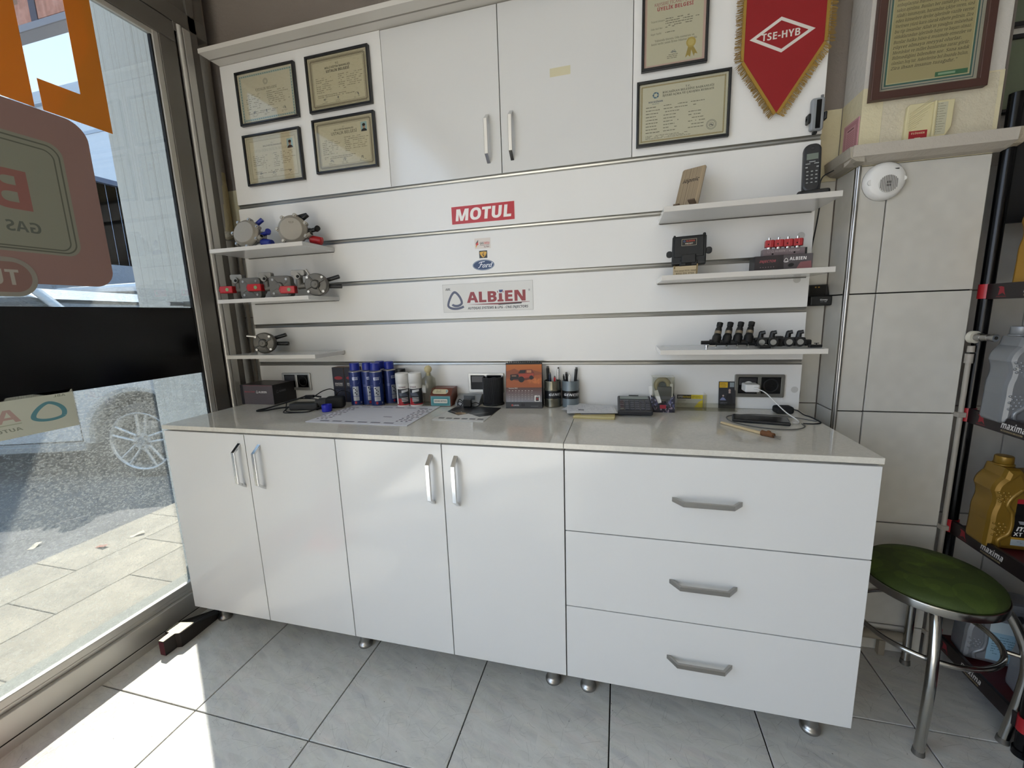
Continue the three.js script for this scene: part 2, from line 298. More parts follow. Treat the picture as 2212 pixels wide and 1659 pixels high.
{ // projecting sign above the entrance, seen from behind
  const s = thing('hanging_sign', 'weathered pink projecting sign high outside the glass', 'sign', [0, 0, 0]);
  const face = (t) => printed(tex(512, 256, (c, w, h) => { c.fillStyle = '#d99c86'; c.fillRect(0, 0, w, h); seed = 5; for (let i = 0; i < 500; i++) { c.fillStyle = `rgba(${rnd() < 0.5 ? '150,110,90' : '240,200,180'},.14)`; c.fillRect(rnd() * w, rnd() * h, 6 + rnd() * 20, 6 + rnd() * 40); } c.save(); c.translate(w, 0); c.scale(-1, 1); c.fillStyle = 'rgba(150,120,98,.8)'; c.font = 'bold 190px sans-serif'; c.fillText(t, 60, 200); c.restore(); }), 0.8);
  part('left_face', uvFit(span(-1.75, -1.145, 2.80, 3.25, -0.02, 0.0).toNonIndexed()), face('ISI'), s);
  part('right_face', uvFit(span(-1.10, -0.72, 2.81, 3.25, -0.02, 0.0).toNonIndexed()), face('TS'), s);
  part('seam', span(-1.145, -1.10, 2.78, 3.25, -0.03, 0.004), std(0x5a5560, 0.6), s);
  part('bottom_frame', span(-1.76, -0.71, 2.765, 2.80, -0.06, 0.01, 0.004), std(0x98969a, 0.5, { metalness: 0.5 }), s);
  each('bracket', [span(-0.72, -0.5, 2.9, 2.94, -0.05, -0.01), span(-0.72, -0.5, 3.15, 3.19, -0.05, -0.01)], M.castDark, s);
}
{ // sheds across the yard
  const s = thing('corrugated_shed', 'blue grey corrugated shed across the yard', 'shed', [-9, -0.035, -5]);
  const blu = std(0xa9bcd4, 0.6), dk = std(0x4d5a70, 0.6);
  part('wall', [span(-3, -0.05, 0, 4.4, -7, 5)], blu, s);
  for (let k = 0; k < 40; k++) part('sheet', ext(poly([[0, 0], [0.03, 0.03], [0.11, 0.03], [0.14, 0], [0.20, 0]]), 4.38).rotateX(-PI / 2).rotateY(PI / 2).translate(-0.05, 0, -6.9 + k * 0.205 + 0.2), k % 5 === 0 ? dk : blu, s);
  part('eave', span(-3.1, 0.06, 4.36, 4.46, -7.1, 5.1), dk, s);
  const b = thing('distant_block', 'pale flat-roofed block behind the corrugated shed', 'building', [-24.5, -0.035, -13]);
  part('wall', span(-8, 12, 0, 8.6, -4, 4), std(0xd8e2ea, 0.8), b);
  part('band', span(-8.02, 12.02, 7.5, 7.6, -4.02, 4.02), std(0xb4c2d0, 0.8), b);
  part('parapet', span(-8.15, 12.15, 8.6, 8.95, -4.15, 4.15), std(0xc2cdd6, 0.8), b);
  for (let k = 0; k < 6; k++) part('window', span(-6.5 + k * 3, -5 + k * 3, 4.4, 5.8, 3.95, 4.03), std(0x41505f, 0.2), b);
  const h = thing('dark_hedge', 'low dark wall at the foot of the corrugated shed', 'wall', [-8.74, -0.035, -5]);
  part('wall', uvm(span(-0.15, 0.15, 0, 2.62, -7, 5), 1), std(0x7d8894, 0.9, { bumpMap: plasterBump, bumpScale: 0.02 }), h);
}
// parked cars; local x forward, y up, z towards the near side
function car(label, pos, turn, paintColor) {
  const o = thing('car', label, 'car', pos, turn), paint = phys(paintColor, 0.32, { clearcoat: 0.7, clearcoatRoughness: 0.08, metalness: 0.15 }), dark = phys(0x1c2024, 0.08), rub = std(0x2b2b2c, 0.85), rim = std(0xb9bcbc, 0.35, { metalness: 0.7 });
  const s = new THREE.Shape(); s.moveTo(0.82, 0.34); s.lineTo(0.46, 0.29); s.absarc(0, 0.34, 0.42, -0.05, PI + 0.05, false); s.lineTo(-2.25, 0.29); s.absarc(-2.68, 0.34, 0.42, -0.05, PI + 0.05, false); s.lineTo(-3.42, 0.36); s.lineTo(-3.5, 0.62); s.lineTo(-3.44, 1.04); s.lineTo(-0.2, 1.06); s.lineTo(0.55, 0.98); s.lineTo(0.8, 0.78); s.lineTo(0.88, 0.5); s.closePath();
  part('body', ext(s, 1.78, 0.05, 20).translate(0, 0, -1.7), paint, o);
  part('cabin_glass', ext(poly([[-3.3, 1.04], [-3.02, 1.6], [-0.82, 1.62], [-0.14, 1.05]]), 1.48, 0.06).translate(0, 0, -1.55), dark, o);
  part('roof', ext(poly([[-3.12, 1.58], [-3.0, 1.67], [-1.9, 1.72], [-0.92, 1.68], [-0.74, 1.58]]), 1.46, 0.05).translate(0, 0, -1.54), paint, o);
  for (const z of [-0.075, -1.525]) {
    part('front_pillar', rodTo([-0.76, 1.64, z - (z < -1 ? -0.02 : 0.02)], [-0.12, 1.05, z], 0.035, 8), paint, o);
    part('middle_pillar', rodTo([-1.55, 1.62, z], [-1.45, 1.04, z], 0.04, 8), paint, o);
    part('rear_pillar', rodTo([-2.95, 1.62, z], [-3.2, 1.04, z], 0.07, 8), paint, o);
  }
  const w0 = new THREE.Group(); w0.name = 'wheel'; w0.position.set(0, 0.33, -0.02); o.add(w0);
  part('tyre', lathe([[0.252, -0.1], [0.3, -0.105], [0.325, -0.085], [0.333, 0], [0.325, 0.085], [0.3, 0.105], [0.252, 0.1]], 48).rotateX(PI / 2), rub, w0);
  const sp = [lathe([[0.235, 0.07], [0.252, 0.095], [0.262, 0.1], [0.252, 0.105], [0.236, 0.09], [0.225, -0.05], [0.235, -0.06]], 48).rotateX(PI / 2), cylZ(0.075, 0.03, 0, 0, 0.075)];
  for (let k = 0; k < 5; k++) for (const d of [-0.17, 0.17]) { const a = k * 2 * PI / 5 + 0.2; sp.push(rodTo([0.055 * Math.cos(a + d * 2.6), 0.055 * Math.sin(a + d * 2.6), 0.078], [0.242 * Math.cos(a + d), 0.242 * Math.sin(a + d), 0.085], 0.014, 8)); }
  part('rim', sp, rim, w0);
  part('hub_cap', cylZ(0.032, 0.012, 0, 0, 0.096), std(0x6c757c, 0.3), w0);
  each('wheel_nut', [0, 1, 2, 3, 4].map((k) => cylZ(0.011, 0.012, 0.054 * Math.cos(k * 1.2566 + 0.83), 0.054 * Math.sin(k * 1.2566 + 0.83), 0.092, 6)), M.castDark, w0);
  part('brake_disc', cylZ(0.16, 0.02, 0, 0, -0.03), M.steel, w0);
  for (const [x, z] of [[-2.68, -0.02], [0, -1.6], [-2.68, -1.6]]) { const c = w0.clone(); c.position.set(x, 0.33, z); if (z < -1) c.rotation.y = PI; o.add(c); }
  each('arch_lining', [cylZ(0.40, 0.2, 0, 0.36, -0.25), cylZ(0.40, 0.2, -2.68, 0.36, -0.25)], M.blackMatt, o);
  each('door_seam', [span(-0.475, -0.468, 0.36, 1.04, 0.074, 0.0812), span(-1.5, -1.493, 0.36, 1.04, 0.074, 0.0812), span(-1.5, -0.47, 0.352, 0.359, 0.074, 0.0812)], M.gap, o);
  part('sill_trim', span(-2.2, -0.46, 0.27, 0.33, -0.04, 0.085, 0.01), std(0x8b8f90, 0.5), o);
  part('headlight', box(0.16, 0.13, 0.4, 0.78, 0.78, -0.14, 0.04), phys(0xdfe6ea, 0.05), o);
  each('door_handle', [box(0.16, 0.025, 0.03, -1.3, 0.93, 0.09, 0.008), box(0.16, 0.025, 0.03, -2.1, 0.93, 0.09, 0.008)], paint, o);
  const mr = part('wing_mirror', new THREE.SphereGeometry(0.1, 16, 12).scale(0.7, 0.75, 1.1), paint, o, [-0.36, 1.12, 0.2]);
  part('mirror_arm', rodTo([-0.02, -0.05, -0.2], [0, -0.02, 0], 0.02, 8), M.black, mr);
  return o;
}
car('silver car parked beyond the pavement, alloy front wheel nearest', [-2.327, -0.035, -0.934], 0.314, 0xb9c0c4);
car('white car far across the yard behind the silver one', [-4.0, -0.035, -4.3], 0.314, 0xe4e8ea).scale.setScalar(1.2);
// ---------------------------------------------------------------- film and stickers on the glass (outer prints seen from inside, so mirrored)
const GI = GX + 0.0032; // inner face of the pane
function film(name, label, shape, mat, t = 0.0006, x = GI) { // shape drawn in (z, y): mirrored because it is seen from +x
  const o = new THREE.Mesh(uvFit(ext(shape, t).scale(-1, 1, 1)), mat); // z runs to the left in view
  const ix = o.geometry; { const p = ix.attributes.position, n = ix.attributes.normal, u = ix.attributes.uv; for (let i = 0; i < p.count; i += 3) for (const a of [p, n, u]) for (let c = 0; c < a.itemSize; c++) { const q = a.array[(i + 1) * a.itemSize + c]; a.array[(i + 1) * a.itemSize + c] = a.array[(i + 2) * a.itemSize + c]; a.array[(i + 2) * a.itemSize + c] = q; } }
  o.rotation.y = PI / 2; o.position.x = x; o.name = numbered(name); o.userData = { label, category: 'sticker' }; scene.add(o); return o;
}
film('window_film', 'wide opaque black film band across the glass', poly([[0.237, 1.0665], [0.237, 1.3545], [1.508, 1.3545], [1.508, 1.0665]]), M.blackGloss);
M.orange = phys(0xe08a1c, 0.5, { transmission: 0.25, thickness: 0 });
film('window_letter', 'orange mirrored letter L at the top of the glass', poly([[0.433, 1.988], [0.433, 2.44], [0.5135, 2.44], [0.5135, 2.085], [0.6277, 2.082], [0.627, 1.988]]), M.orange);
film('window_letter', 'orange upright bar of the letter left of the L', poly([[0.648, 1.988], [0.648, 2.44], [0.7256, 2.44], [0.7256, 1.988]]), M.orange);
{ // dust on the outside of the pane, below the film and just above it
  const t = grain(1024, 83, (u, v, N) => { let k = 66 + 22 * (N(u, v, 12) - 0.5) + 16 * (N(u, v, 128) - 0.5) + 70 * (N(u, v, 256, 1) - 0.5) + 40 * (N(u, v, 512, 2) - 0.5); if (N(u, v, 512, 3) > 0.93) k += 90; k = Math.max(0, Math.min(255, k)); return [k, k, k]; });
  const dust = std(0xe8e8e2, 0.95, { alphaMap: t, transparent: true });
  const dm = phys(0xe9ebe4, 0.95, { transmission: 0.5, thickness: 0, alphaMap: t, transparent: true });
  const d = part('dust_film', new THREE.PlaneGeometry(1.32, 0.9).rotateY(-PI / 2).translate(GX - 0.0036, 0.615, 0.87), dm, leaf1); part('dust_film', new THREE.PlaneGeometry(1.32, 0.075).rotateY(-PI / 2).translate(GX - 0.0036, 1.393, 0.87), dm, leaf1);
}
{ // red gas sticker: rounded badge and a pill below
  const z0 = 0.517, z1 = 1.02, y0 = 1.427, y1 = 1.985;
  const s = rrect(z1 - z0, y1 - y0, 0.06, (z0 + z1) / 2, (y0 + y1) / 2);
  const t = tex(1024, 1136, (c, w, h) => { // drawn as seen from inside: z0 at the right
    const S = w / (z1 - z0), X = (z) => (z1 - z) * S, Y = (y) => (y1 - y) * S; // shape is mirrored, so flip later
    c.fillStyle = '#94756e'; c.fillRect(0, 0, w, h);
    const rr = (za, zb, ya, yb, r, f, st, lw) => { c.beginPath(); c.roundRect(X(zb), Y(yb), (zb - za) * S, (yb - ya) * S, r * S); if (f) { c.fillStyle = f; c.fill(); } if (st) { c.strokeStyle = st; c.lineWidth = lw; c.stroke(); } };
    rr(0.60, 1.0, 1.525, 1.888, 0.04, '#8b8b7c'); rr(0.611, 1.0, 1.534, 1.876, 0.034, null, '#5e5e52', 9); rr(0.626, 1.0, 1.542, 1.86, 0.028, null, '#5e5e52', 8);
    c.save(); c.translate(X(0.70), Y(1.655)); c.scale(-1, 1); c.font = 'bold 340px sans-serif'; c.fillStyle = '#93625a'; c.save(); c.scale(1.15, 1); c.fillText('BRC', -20, 0); c.restore(); c.restore();
    c.save(); c.translate(X(0.694), Y(1.587)); c.scale(-1, 1); c.font = 'bold 92px sans-serif'; c.fillStyle = '#5f625a'; c.fillText('GAS', 0, 0); c.restore();
  });
  t.wrapS = THREE.RepeatWrapping; t.repeat.x = 1; 
  film('gas_sticker', 'large faded red rounded gas badge sticker seen from behind', s, printed(t, 0.6));
  const t2 = tex(512, 192, (c, w, h) => { c.fillStyle = '#8f8a80'; c.fillRect(0, 0, w, h); c.beginPath(); c.roundRect(22, 22, w - 44, h - 44, 74); c.fillStyle = '#876860'; c.fill(); c.save(); c.translate(w - 60, 0); c.scale(-1, 1); c.fillStyle = '#aaa59a'; c.font = 'bold 104px sans-serif'; c.fillText('TURK', 10, 134); c.restore(); });
  film('pill_sticker', 'small pill-shaped sticker overlapping the foot of the gas badge', rrect(0.30, 0.12, 0.058, 0.882, 1.445), printed(t2, 0.6), 0.0006, GI + 0.0009);
  const t3 = tex(768, 384, (c, w, h) => {
    c.fillStyle = '#c9cbbb'; c.fillRect(0, 0, w, h); c.save(); c.translate(w, 0); c.scale(-1, 1);
    const gr = (x, y, s2) => { c.lineWidth = 26; c.strokeStyle = '#5c8f98'; c.beginPath(); c.moveTo(x + 8, y + 150); c.bezierCurveTo(x - 20, y + 70, x + 50, y, x + 75, y + 4); c.bezierCurveTo(x + 110, y + 10, x + 170, y + 110, x + 150, y + 140); c.bezierCurveTo(x + 120, y + 185, x + 30, y + 180, x + 8, y + 150); c.stroke(); };
    gr(60, 100); c.fillStyle = '#b79c94'; c.font = 'bold 170px sans-serif'; c.fillText('ALBIEN', 270, 235); c.fillStyle = '#a5ab93'; c.fillRect(270, 250, 480, 8); c.fillStyle = '#8c9180'; c.font = 'italic bold 44px sans-serif'; c.fillText('AUTOGAS SYSTEMS', 270, 320); c.font = 'bold 34px sans-serif'; c.fillText('ABL', 40, 60); c.restore();
  });
  film('window_sticker', 'pale rectangular sticker with teal loop below the black film', poly([[0.705, 0.948], [0.705, 1.076], [1.10, 1.076], [1.10, 0.948]]), printed(t3, 0.6));
}
// ---------------------------------------------------------------- slat wall, wall cabinet, shelves
const PX0 = -0.033, PX1 = 2.3562;
{
  const s = thing('slat_wall', 'white horizontal slat board wall with aluminium grooves above the counter', 'slat wall', [0, 0, 0]);
  const G = [1.8192, 1.6250, 1.4400, 1.2612, 1.0755], hg = 0.0088;
  const ys = [[G[1] + hg, G[0] - hg], [G[2] + hg, G[1] - hg], [G[3] + hg, G[2] - hg], [G[4] + hg, G[3] - hg], [0.9006, G[4] - hg]];
  for (const [a, b] of ys) part('slat', span(PX0, PX1, a, b, -0.02, 0, 0.0012), M.panel, s);
  const prof = poly([[0.0006, hg], [-0.004, hg], [-0.0085, 0.0055], [-0.0105, 0.0], [-0.0085, -0.0055], [-0.004, -hg + 0.001], [0.0006, -hg + 0.001], [0.0006, -hg], [-0.014, -hg], [-0.014, hg + 0.001], [0.0006, hg + 0.001]]);
  for (const y of G) part('groove_rail', ext(prof, PX1 - PX0).rotateY(-PI / 2).scale(1, 1, 1).translate(PX1, y, 0), M.alu, s);
  each('batten', [span(0.02, 0.08, 0.902, 2.41, ZB, -0.02), span(1.1, 1.16, 0.902, 2.41, ZB, -0.02), span(2.27, 2.33, 0.902, 2.41, ZB, -0.02)], M.carcass, s);
  each('cover_cap', [[2.32, 1.512], [2.318, 1.365], [2.338, 0.975]].map(([x, y]) => cylZ(0.0115, 0.0008, x, y, 0.0003)), std(0xc6c3bd, 0.5), s);
}
function handle(len) { // flat bar handle with slanted ends, along x, standing out in +z
  const h = len / 2, o = 0.032, t = 0.008, k = 0.026;
  const s = poly([[-h, 0], [-h + k, o], [h - k, o], [h, 0], [h - 0.010, 0], [h - k - 0.004, o - t], [-h + k + 0.004, o - t], [-h + 0.010, 0]]);
  return ext(s, 0.014, 0.0012).rotateX(PI / 2).translate(0, 0.007, 0);
}
const handleV = (len) => handle(len).rotateZ(PI / 2);
{
  const c = thing('wall_cabinet', 'white wall cabinet unit with two doors high above the counter', 'cabinet', [0, 0, 0]);
  part('left_board', [span(PX0, 0.7775, 1.828, 2.418, -0.02, 0, 0.001), ...[[0.0, 2.19], [0.002, 1.99]].map(([x, y]) => cylZ(0.0035, 0.0006, x - 0.02, y, 0.0003))], M.panel, c);
  part('right_board', span(1.7585, PX1, 1.828, 2.418, -0.02, 0, 0.001), M.panel, c);
  part('carcass', [span(0.75, 0.766, 1.84, 2.417, -0.08, -0.0215), span(1.765, 1.781, 1.84, 2.417, -0.08, -0.0215), span(0.766, 1.765, 1.84, 1.856, -0.08, -0.0215), span(0.766, 1.765, 2.401, 2.417, -0.08, -0.0215), span(0.766, 1.765, 1.856, 2.401, -0.08, -0.074)], M.carcass, c);
  for (const [a, b, hx] of [[0.7795, 1.2655, 1.214], [1.2685, 1.7565, 1.3105]]) { const d = part('door', span(a, b, 1.829, 2.4155, -0.019, 0.0006, 0.0012), M.laminate, c); part('handle', handleV(0.178).translate(hx, 1.959, 0.0006), M.chrome, d); }
  part('tape_mark', uvFit(span(1.462, 1.538, 2.137, 2.166, 0.0006, 0.0008).toNonIndexed()), std(0xcfc7a6, 0.6), c);
  const k = thing('cornice_board', 'white projecting top board above the wall cabinet', 'shelf', [0, 0, 0]);
  part('board', span(-0.031, 2.36, 2.4195, 2.4375, ZB + 0.002, 0.1, 0.001), M.edge, k);
  part('glue_strip', uvm(span(-0.03, 2.35, 2.4183, 2.4196, 0.045, 0.051), 1), std(0x8f8a82, 0.8), k);
}
function shelf(label, x0, x1, top) {
  const s = thing('wall_shelf', label, 'shelf', [x0, top, 0], 0, undefined);
  part('board', span(0, x1 - x0, -0.0165, 0, 0.0008, 0.2, 0.0012), M.laminate, s);
  part('edge_band', span(0.0003, x1 - x0 - 0.0003, -0.0163, -0.0002, 0.1985, 0.2006, 0.0006), M.edge, s);
  part('hook_strip', span(0.004, x1 - x0 - 0.004, -0.019, -0.0165, 0.0008, 0.006), M.castDark, s);
  return s;
}
shelf('upper left white shelf holding two large grey regulators', -0.0105, 0.4705, 1.600);
shelf('middle left white shelf holding three small red-coil regulators', -0.0085, 0.4705, 1.3845);
shelf('lower left white shelf holding a single round regulator', -0.0035, 0.4710, 1.138);
shelf('upper right white shelf holding wooden stand and phone', 1.8545, 2.348, 1.6035);
shelf('middle right white shelf holding control unit and injector box', 1.8530, 2.3475, 1.3885);
shelf('lower right white shelf holding the black injector rails', 1.8555, 2.3485, 1.1415);
// ---------------------------------------------------------------- base units and worktop
const ZD = 0.5155, YB = 0.1116, YT = 0.8765;
const foot = () => lathe([[0, 0], [0.026, 0], [0.0275, 0.004], [0.0275, 0.010], [0.024, 0.014], [0.0205, 0.018], [0.019, 0.024], [0.019, YB - 0.002], [0, YB - 0.002]], 28);
function baseUnit(name, label, x0, x1, feet) {
  const c = thing(name, label, 'cabinet', [x0, 0, 0]), w = x1 - x0;
  part('carcass', [span(0.001, 0.017, YB, 0.8825, -0.07, ZD - 0.0205), span(w - 0.017, w - 0.001, YB, 0.8825, -0.07, ZD - 0.0205), span(0.017, w - 0.017, YB, YB + 0.016, -0.07, ZD - 0.0205), span(0.017, w - 0.017, YB, 0.88, -0.07, -0.062), span(0.017, w - 0.017, 0.866, 0.8825, -0.07, ZD - 0.021)], M.carcass, c);
  for (const x of feet) part('foot', foot().translate(x - x0, 0, 0.43), M.steel, c);
  for (const x of [x0 + 0.06, x1 - 0.06]) part('foot', foot().translate(x - x0, 0, 0.0), M.steel, c);
  return c;
}
function doorOn(c, x0, a, b, hx) { const d = part('door', span(a - x0, b - x0, YB, YT, ZD - 0.018, ZD, 0.0012), M.laminate, c); part('handle', handleV(0.172).translate(hx - x0, 0.756, ZD), M.chrome, d); }
{
  const c1 = baseUnit('base_cabinet', 'white double-door base cabinet nearest the glass', 0.0, 0.7765, [0.046, 0.752]);
  doorOn(c1, 0, 0.001, 0.3867, 0.361); doorOn(c1, 0, 0.3897, 0.7755, 0.4515);
  const c2 = baseUnit('base_cabinet', 'white double-door base cabinet in the middle beside the drawers', 0.777, 1.565, [1.5065]);
  doorOn(c2, 0.777, 0.7785, 1.171, 1.1335); doorOn(c2, 0.777, 1.174, 1.5635, 1.2205);
  const c3 = baseUnit('drawer_cabinet', 'white cabinet with three wide drawers at the right end', 1.5655, 2.3562, [1.628, 2.2956]);
  for (const [a, b, hy] of [[0.6242, YT, 0.750], [0.3690, 0.6212, 0.4955], [YB, 0.3660, 0.244]]) { const d = part('drawer', span(0.0015, 0.7897, a, b, ZD - 0.018, ZD, 0.0012), M.laminate, c3); part('handle', handle(0.18).translate(1.9585 - 1.5655, hy, ZD), M.steel, d); }
}
const quartz = phys(0xe8e5de, 0.08, { map: grain(1024, 41, (u, v, N) => { let k = 226 + 8 * (N(u, v, 10) - 0.5) + 8 * (N(u, v, 128) - 0.5) + 8 * (N(u, v, 512, 1) - 0.5); if (N(u, v, 256, 3) > 0.9) k += 8; return [k, k * 0.99, k * 0.965]; }, true) });
for (const [a, b, l] of [[-0.0005, 1.5638, 'long left slab of the beige grey stone worktop'], [1.5653, 2.3563, 'right slab of the beige grey stone worktop over the drawers']]) {
  const w = thing('worktop', l, 'worktop', [a, 0.8837, 0]); part('slab', uvm(span(0, b - a, 0, 0.0163, ZB + 0.002, 0.5193, 0.001), 1.3), quartz, w);
}
// ---------------------------------------------------------------- framed papers, stickers and pennant on the slat wall
const lines = (c, x, y, w, n, lh, col, dens = 0.8) => { for (let i = 0; i < n; i++) { let q = x; const e = x + w * (0.6 + 0.4 * rnd()); while (q < e) { const l = 6 + rnd() * 26; if (rnd() < dens) { c.fillStyle = col; c.fillRect(q, y + i * lh, l, Math.max(2, lh * 0.3)); } q += l + 5; } } };
const scrawl = (c, x, y, s, col) => { c.strokeStyle = col; c.lineWidth = 1.6; c.beginPath(); c.moveTo(x, y); for (let i = 0; i < 7; i++) c.quadraticCurveTo(x + rnd() * s - s * 0.2, y - rnd() * s, x + rnd() * s, y + rnd() * s * 0.4 - s * 0.2); c.stroke(); };
function framed(label, x0, x1, y0, y1, draw, o = {}) {
  const w = x1 - x0, h = y1 - y0, f = thing('certificate_frame', label, 'frame', [(x0 + x1) / 2, (y0 + y1) / 2, o.z ?? 0.0002], 0), fw = o.fw ?? 0.009, d = o.d ?? 0.018;
  const s = poly([[-w / 2, -h / 2], [w / 2, -h / 2], [w / 2, h / 2], [-w / 2, h / 2]]), hw = w / 2 - fw, hh = h / 2 - fw, hp = new THREE.Path(); hp.moveTo(-hw, -hh); hp.lineTo(-hw, hh); hp.lineTo(hw, hh); hp.lineTo(hw, -hh); hp.closePath(); s.holes.push(hp);
  part('frame', ext(s, d, 0.0025, 3), o.frame ?? M.blackFrame, f);
  part('backing', span(-w / 2 + 0.003, w / 2 - 0.003, -h / 2 + 0.003, h / 2 - 0.003, 0, 0.004), M.carcass, f);
  const W = w > h ? 768 : Math.round(768 * w / h), H = w > h ? Math.round(768 * h / w) : 768;
  part('paper', uvFit(span(-w / 2 + fw - 0.001, w / 2 - fw + 0.001, -h / 2 + fw - 0.001, h / 2 - fw + 0.001, 0.004, 0.0095).toNonIndexed()), printed(tex(W, H, draw), 0.8), f);
  part('pane', span(-w / 2 + fw - 0.001, w / 2 - fw + 0.001, -h / 2 + fw - 0.001, h / 2 - fw + 0.001, 0.0105, 0.0125), M.clear, f);
  return f;
}
M.blackFrame = phys(0x15161a, 0.25);
function certBase(c, w, h, bg, border, kind) {
  c.fillStyle = bg; c.fillRect(0, 0, w, h);
  for (let i = 0; i < 900; i++) { c.fillStyle = `rgba(160,140,100,${rnd() * 0.05})`; c.fillRect(rnd() * w, rnd() * h, 30, 10); }
  if (kind === 'star') { for (let x = 34; x < w - 20; x += 30) for (const y of [34, h - 34]) { c.fillStyle = border; c.beginPath(); c.arc(x, y, 7, 0, 7); c.fill(); } for (let y = 34; y < h - 20; y += 30) for (const x of [34, w - 34]) { c.beginPath(); c.arc(x, y, 7, 0, 7); c.fill(); } c.strokeStyle = 'rgba(150,180,190,.5)'; c.lineWidth = 22; c.strokeRect(34, 34, w - 68, h - 68); return; }
  c.strokeStyle = border; c.lineWidth = 2.5; c.strokeRect(20, 20, w - 40, h - 40); c.strokeRect(58, 58, w - 116, h - 116);
  c.lineWidth = 5; const zig = (x0, y0, x1, y1) => { const n = Math.round(Math.hypot(x1 - x0, y1 - y0) / 15); c.beginPath(); for (let i = 0; i <= n; i++) { const t = i / n, k = i % 2 ? 10 : -10, nx = -(y1 - y0), ny = x1 - x0, l = Math.hypot(nx, ny); c.lineTo(x0 + (x1 - x0) * t + nx / l * k, y0 + (y1 - y0) * t + ny / l * k); } c.stroke(); c.beginPath(); for (let i = 0; i <= n; i++) { const t = i / n, k = i % 2 ? -10 : 10, nx = -(y1 - y0), ny = x1 - x0, l = Math.hypot(nx, ny); c.lineTo(x0 + (x1 - x0) * t + nx / l * k, y0 + (y1 - y0) * t + ny / l * k); } c.stroke(); };
  if (kind === 'braid') { zig(38, 38, w - 38, 38); zig(38, h - 38, w - 38, h - 38); zig(38, 38, 38, h - 38); zig(w - 38, 38, w - 38, h - 38); }
  else { c.lineWidth = 1.5; for (let k = 24; k < 58; k += 6) { c.setLineDash([7, 4]); c.strokeRect(k, k, w - 2 * k, h - 2 * k); } c.setLineDash([]); }
}
const center = (c, t, x, y, font, col) => { c.font = font; c.fillStyle = col; c.textAlign = 'center'; c.fillText(t, x, y); c.textAlign = 'left'; };
const portrait = (c, x, y, w, h) => { c.fillStyle = '#a9c9d2'; c.fillRect(x, y, w, h); c.fillStyle = '#22242a'; c.beginPath(); c.ellipse(x + w / 2, y + h, w * 0.46, h * 0.3, 0, PI, 0); c.fill(); c.fillStyle = '#b8937c'; c.beginPath(); c.ellipse(x + w / 2, y + h * 0.48, w * 0.22, h * 0.24, 0, 0, 7); c.fill(); c.fillStyle = '#1b1c20'; c.beginPath(); c.ellipse(x + w / 2, y + h * 0.32, w * 0.25, h * 0.15, 0, 0, 7); c.fill(); };
function certBody(c, w, h, top) { lines(c, 90, top, 70, 8, 21, '#8b8272'); lines(c, 170, top, 150, 8, 21, '#9a917f', 0.6); lines(c, w * 0.5, top - 10, 90, 8, 21, '#8b8272'); lines(c, w * 0.64, top - 10, 190, 7, 21, '#9a917f', 0.7); lines(c, 100, top + 182, w - 230, 2, 18, '#7d7464'); for (const x of [0.22, 0.45, 0.76]) { scrawl(c, w * x, h - 100, 50, '#4a4a55'); lines(c, w * x - 20, h - 82, 80, 2, 13, '#8b8272'); } }
framed('upper left certificate with a dotted blue border and round emblem', 0.0575, 0.3685, 2.154, 2.371, (c, w, h) => { seed = 101; certBase(c, w, h, '#e4dccb', '#56748a', 'star'); c.strokeStyle = '#8f8a84'; c.lineWidth = 3; for (const r of [16, 24, 31]) { c.beginPath(); c.arc(w / 2, 120, r, 0, 7); c.stroke(); } center(c, 'USTALIK BELGESİ', w / 2, 206, '34px serif', '#5b544a'); certBody(c, w, h, 236); });
framed('upper right certificate with brown braid border and bold heading', 0.4265, 0.7275, 2.1545, 2.372, (c, w, h) => { seed = 102; certBase(c, w, h, '#ded4bd', '#6a5d50', 'braid'); center(c, 'T.C.', w / 2, 105, 'bold 26px sans-serif', '#37322d'); center(c, 'MİLLİ EĞİTİM BAKANLIĞI', w / 2, 138, 'bold 27px sans-serif', '#37322d'); center(c, 'USTALIK BELGESİ', w / 2, 178, 'bold 37px sans-serif', '#2a2622'); certBody(c, w, h, 222); });
framed('lower left certificate with a grey border and small portrait photo', 0.0555, 0.3625, 1.900, 2.115, (c, w, h) => { seed = 103; certBase(c, w, h, '#e2d8c2', '#877c6c', 'fine'); center(c, 'T.C.', w / 2, 105, '20px sans-serif', '#6b6257'); center(c, 'MİLLİ EĞİTİM BAKANLIĞI', w / 2, 132, 'bold 22px sans-serif', '#5d5449'); center(c, 'USTA ÖĞRETİCİLİK BELGESİ', w / 2 - 14, 182, '37px serif', '#b3a893'); portrait(c, w - 175, 82, 82, 104); certBody(c, w, h, 222); });
framed('lower right certificate with brown braid border and portrait photo', 0.429, 0.7305, 1.912, 2.1275, (c, w, h) => { seed = 104; certBase(c, w, h, '#e0d6c0', '#6a5d50', 'braid'); center(c, 'T.C.', w / 2, 98, '20px sans-serif', '#4d463e'); center(c, 'MİLLİ EĞİTİM BAKANLIĞI', w / 2, 124, 'bold 21px sans-serif', '#4d463e'); center(c, 'USTALIK BELGESİ', w / 2, 168, '44px sans-serif', '#2d2924'); portrait(c, w - 160, 74, 78, 100); certBody(c, w, h, 214); });
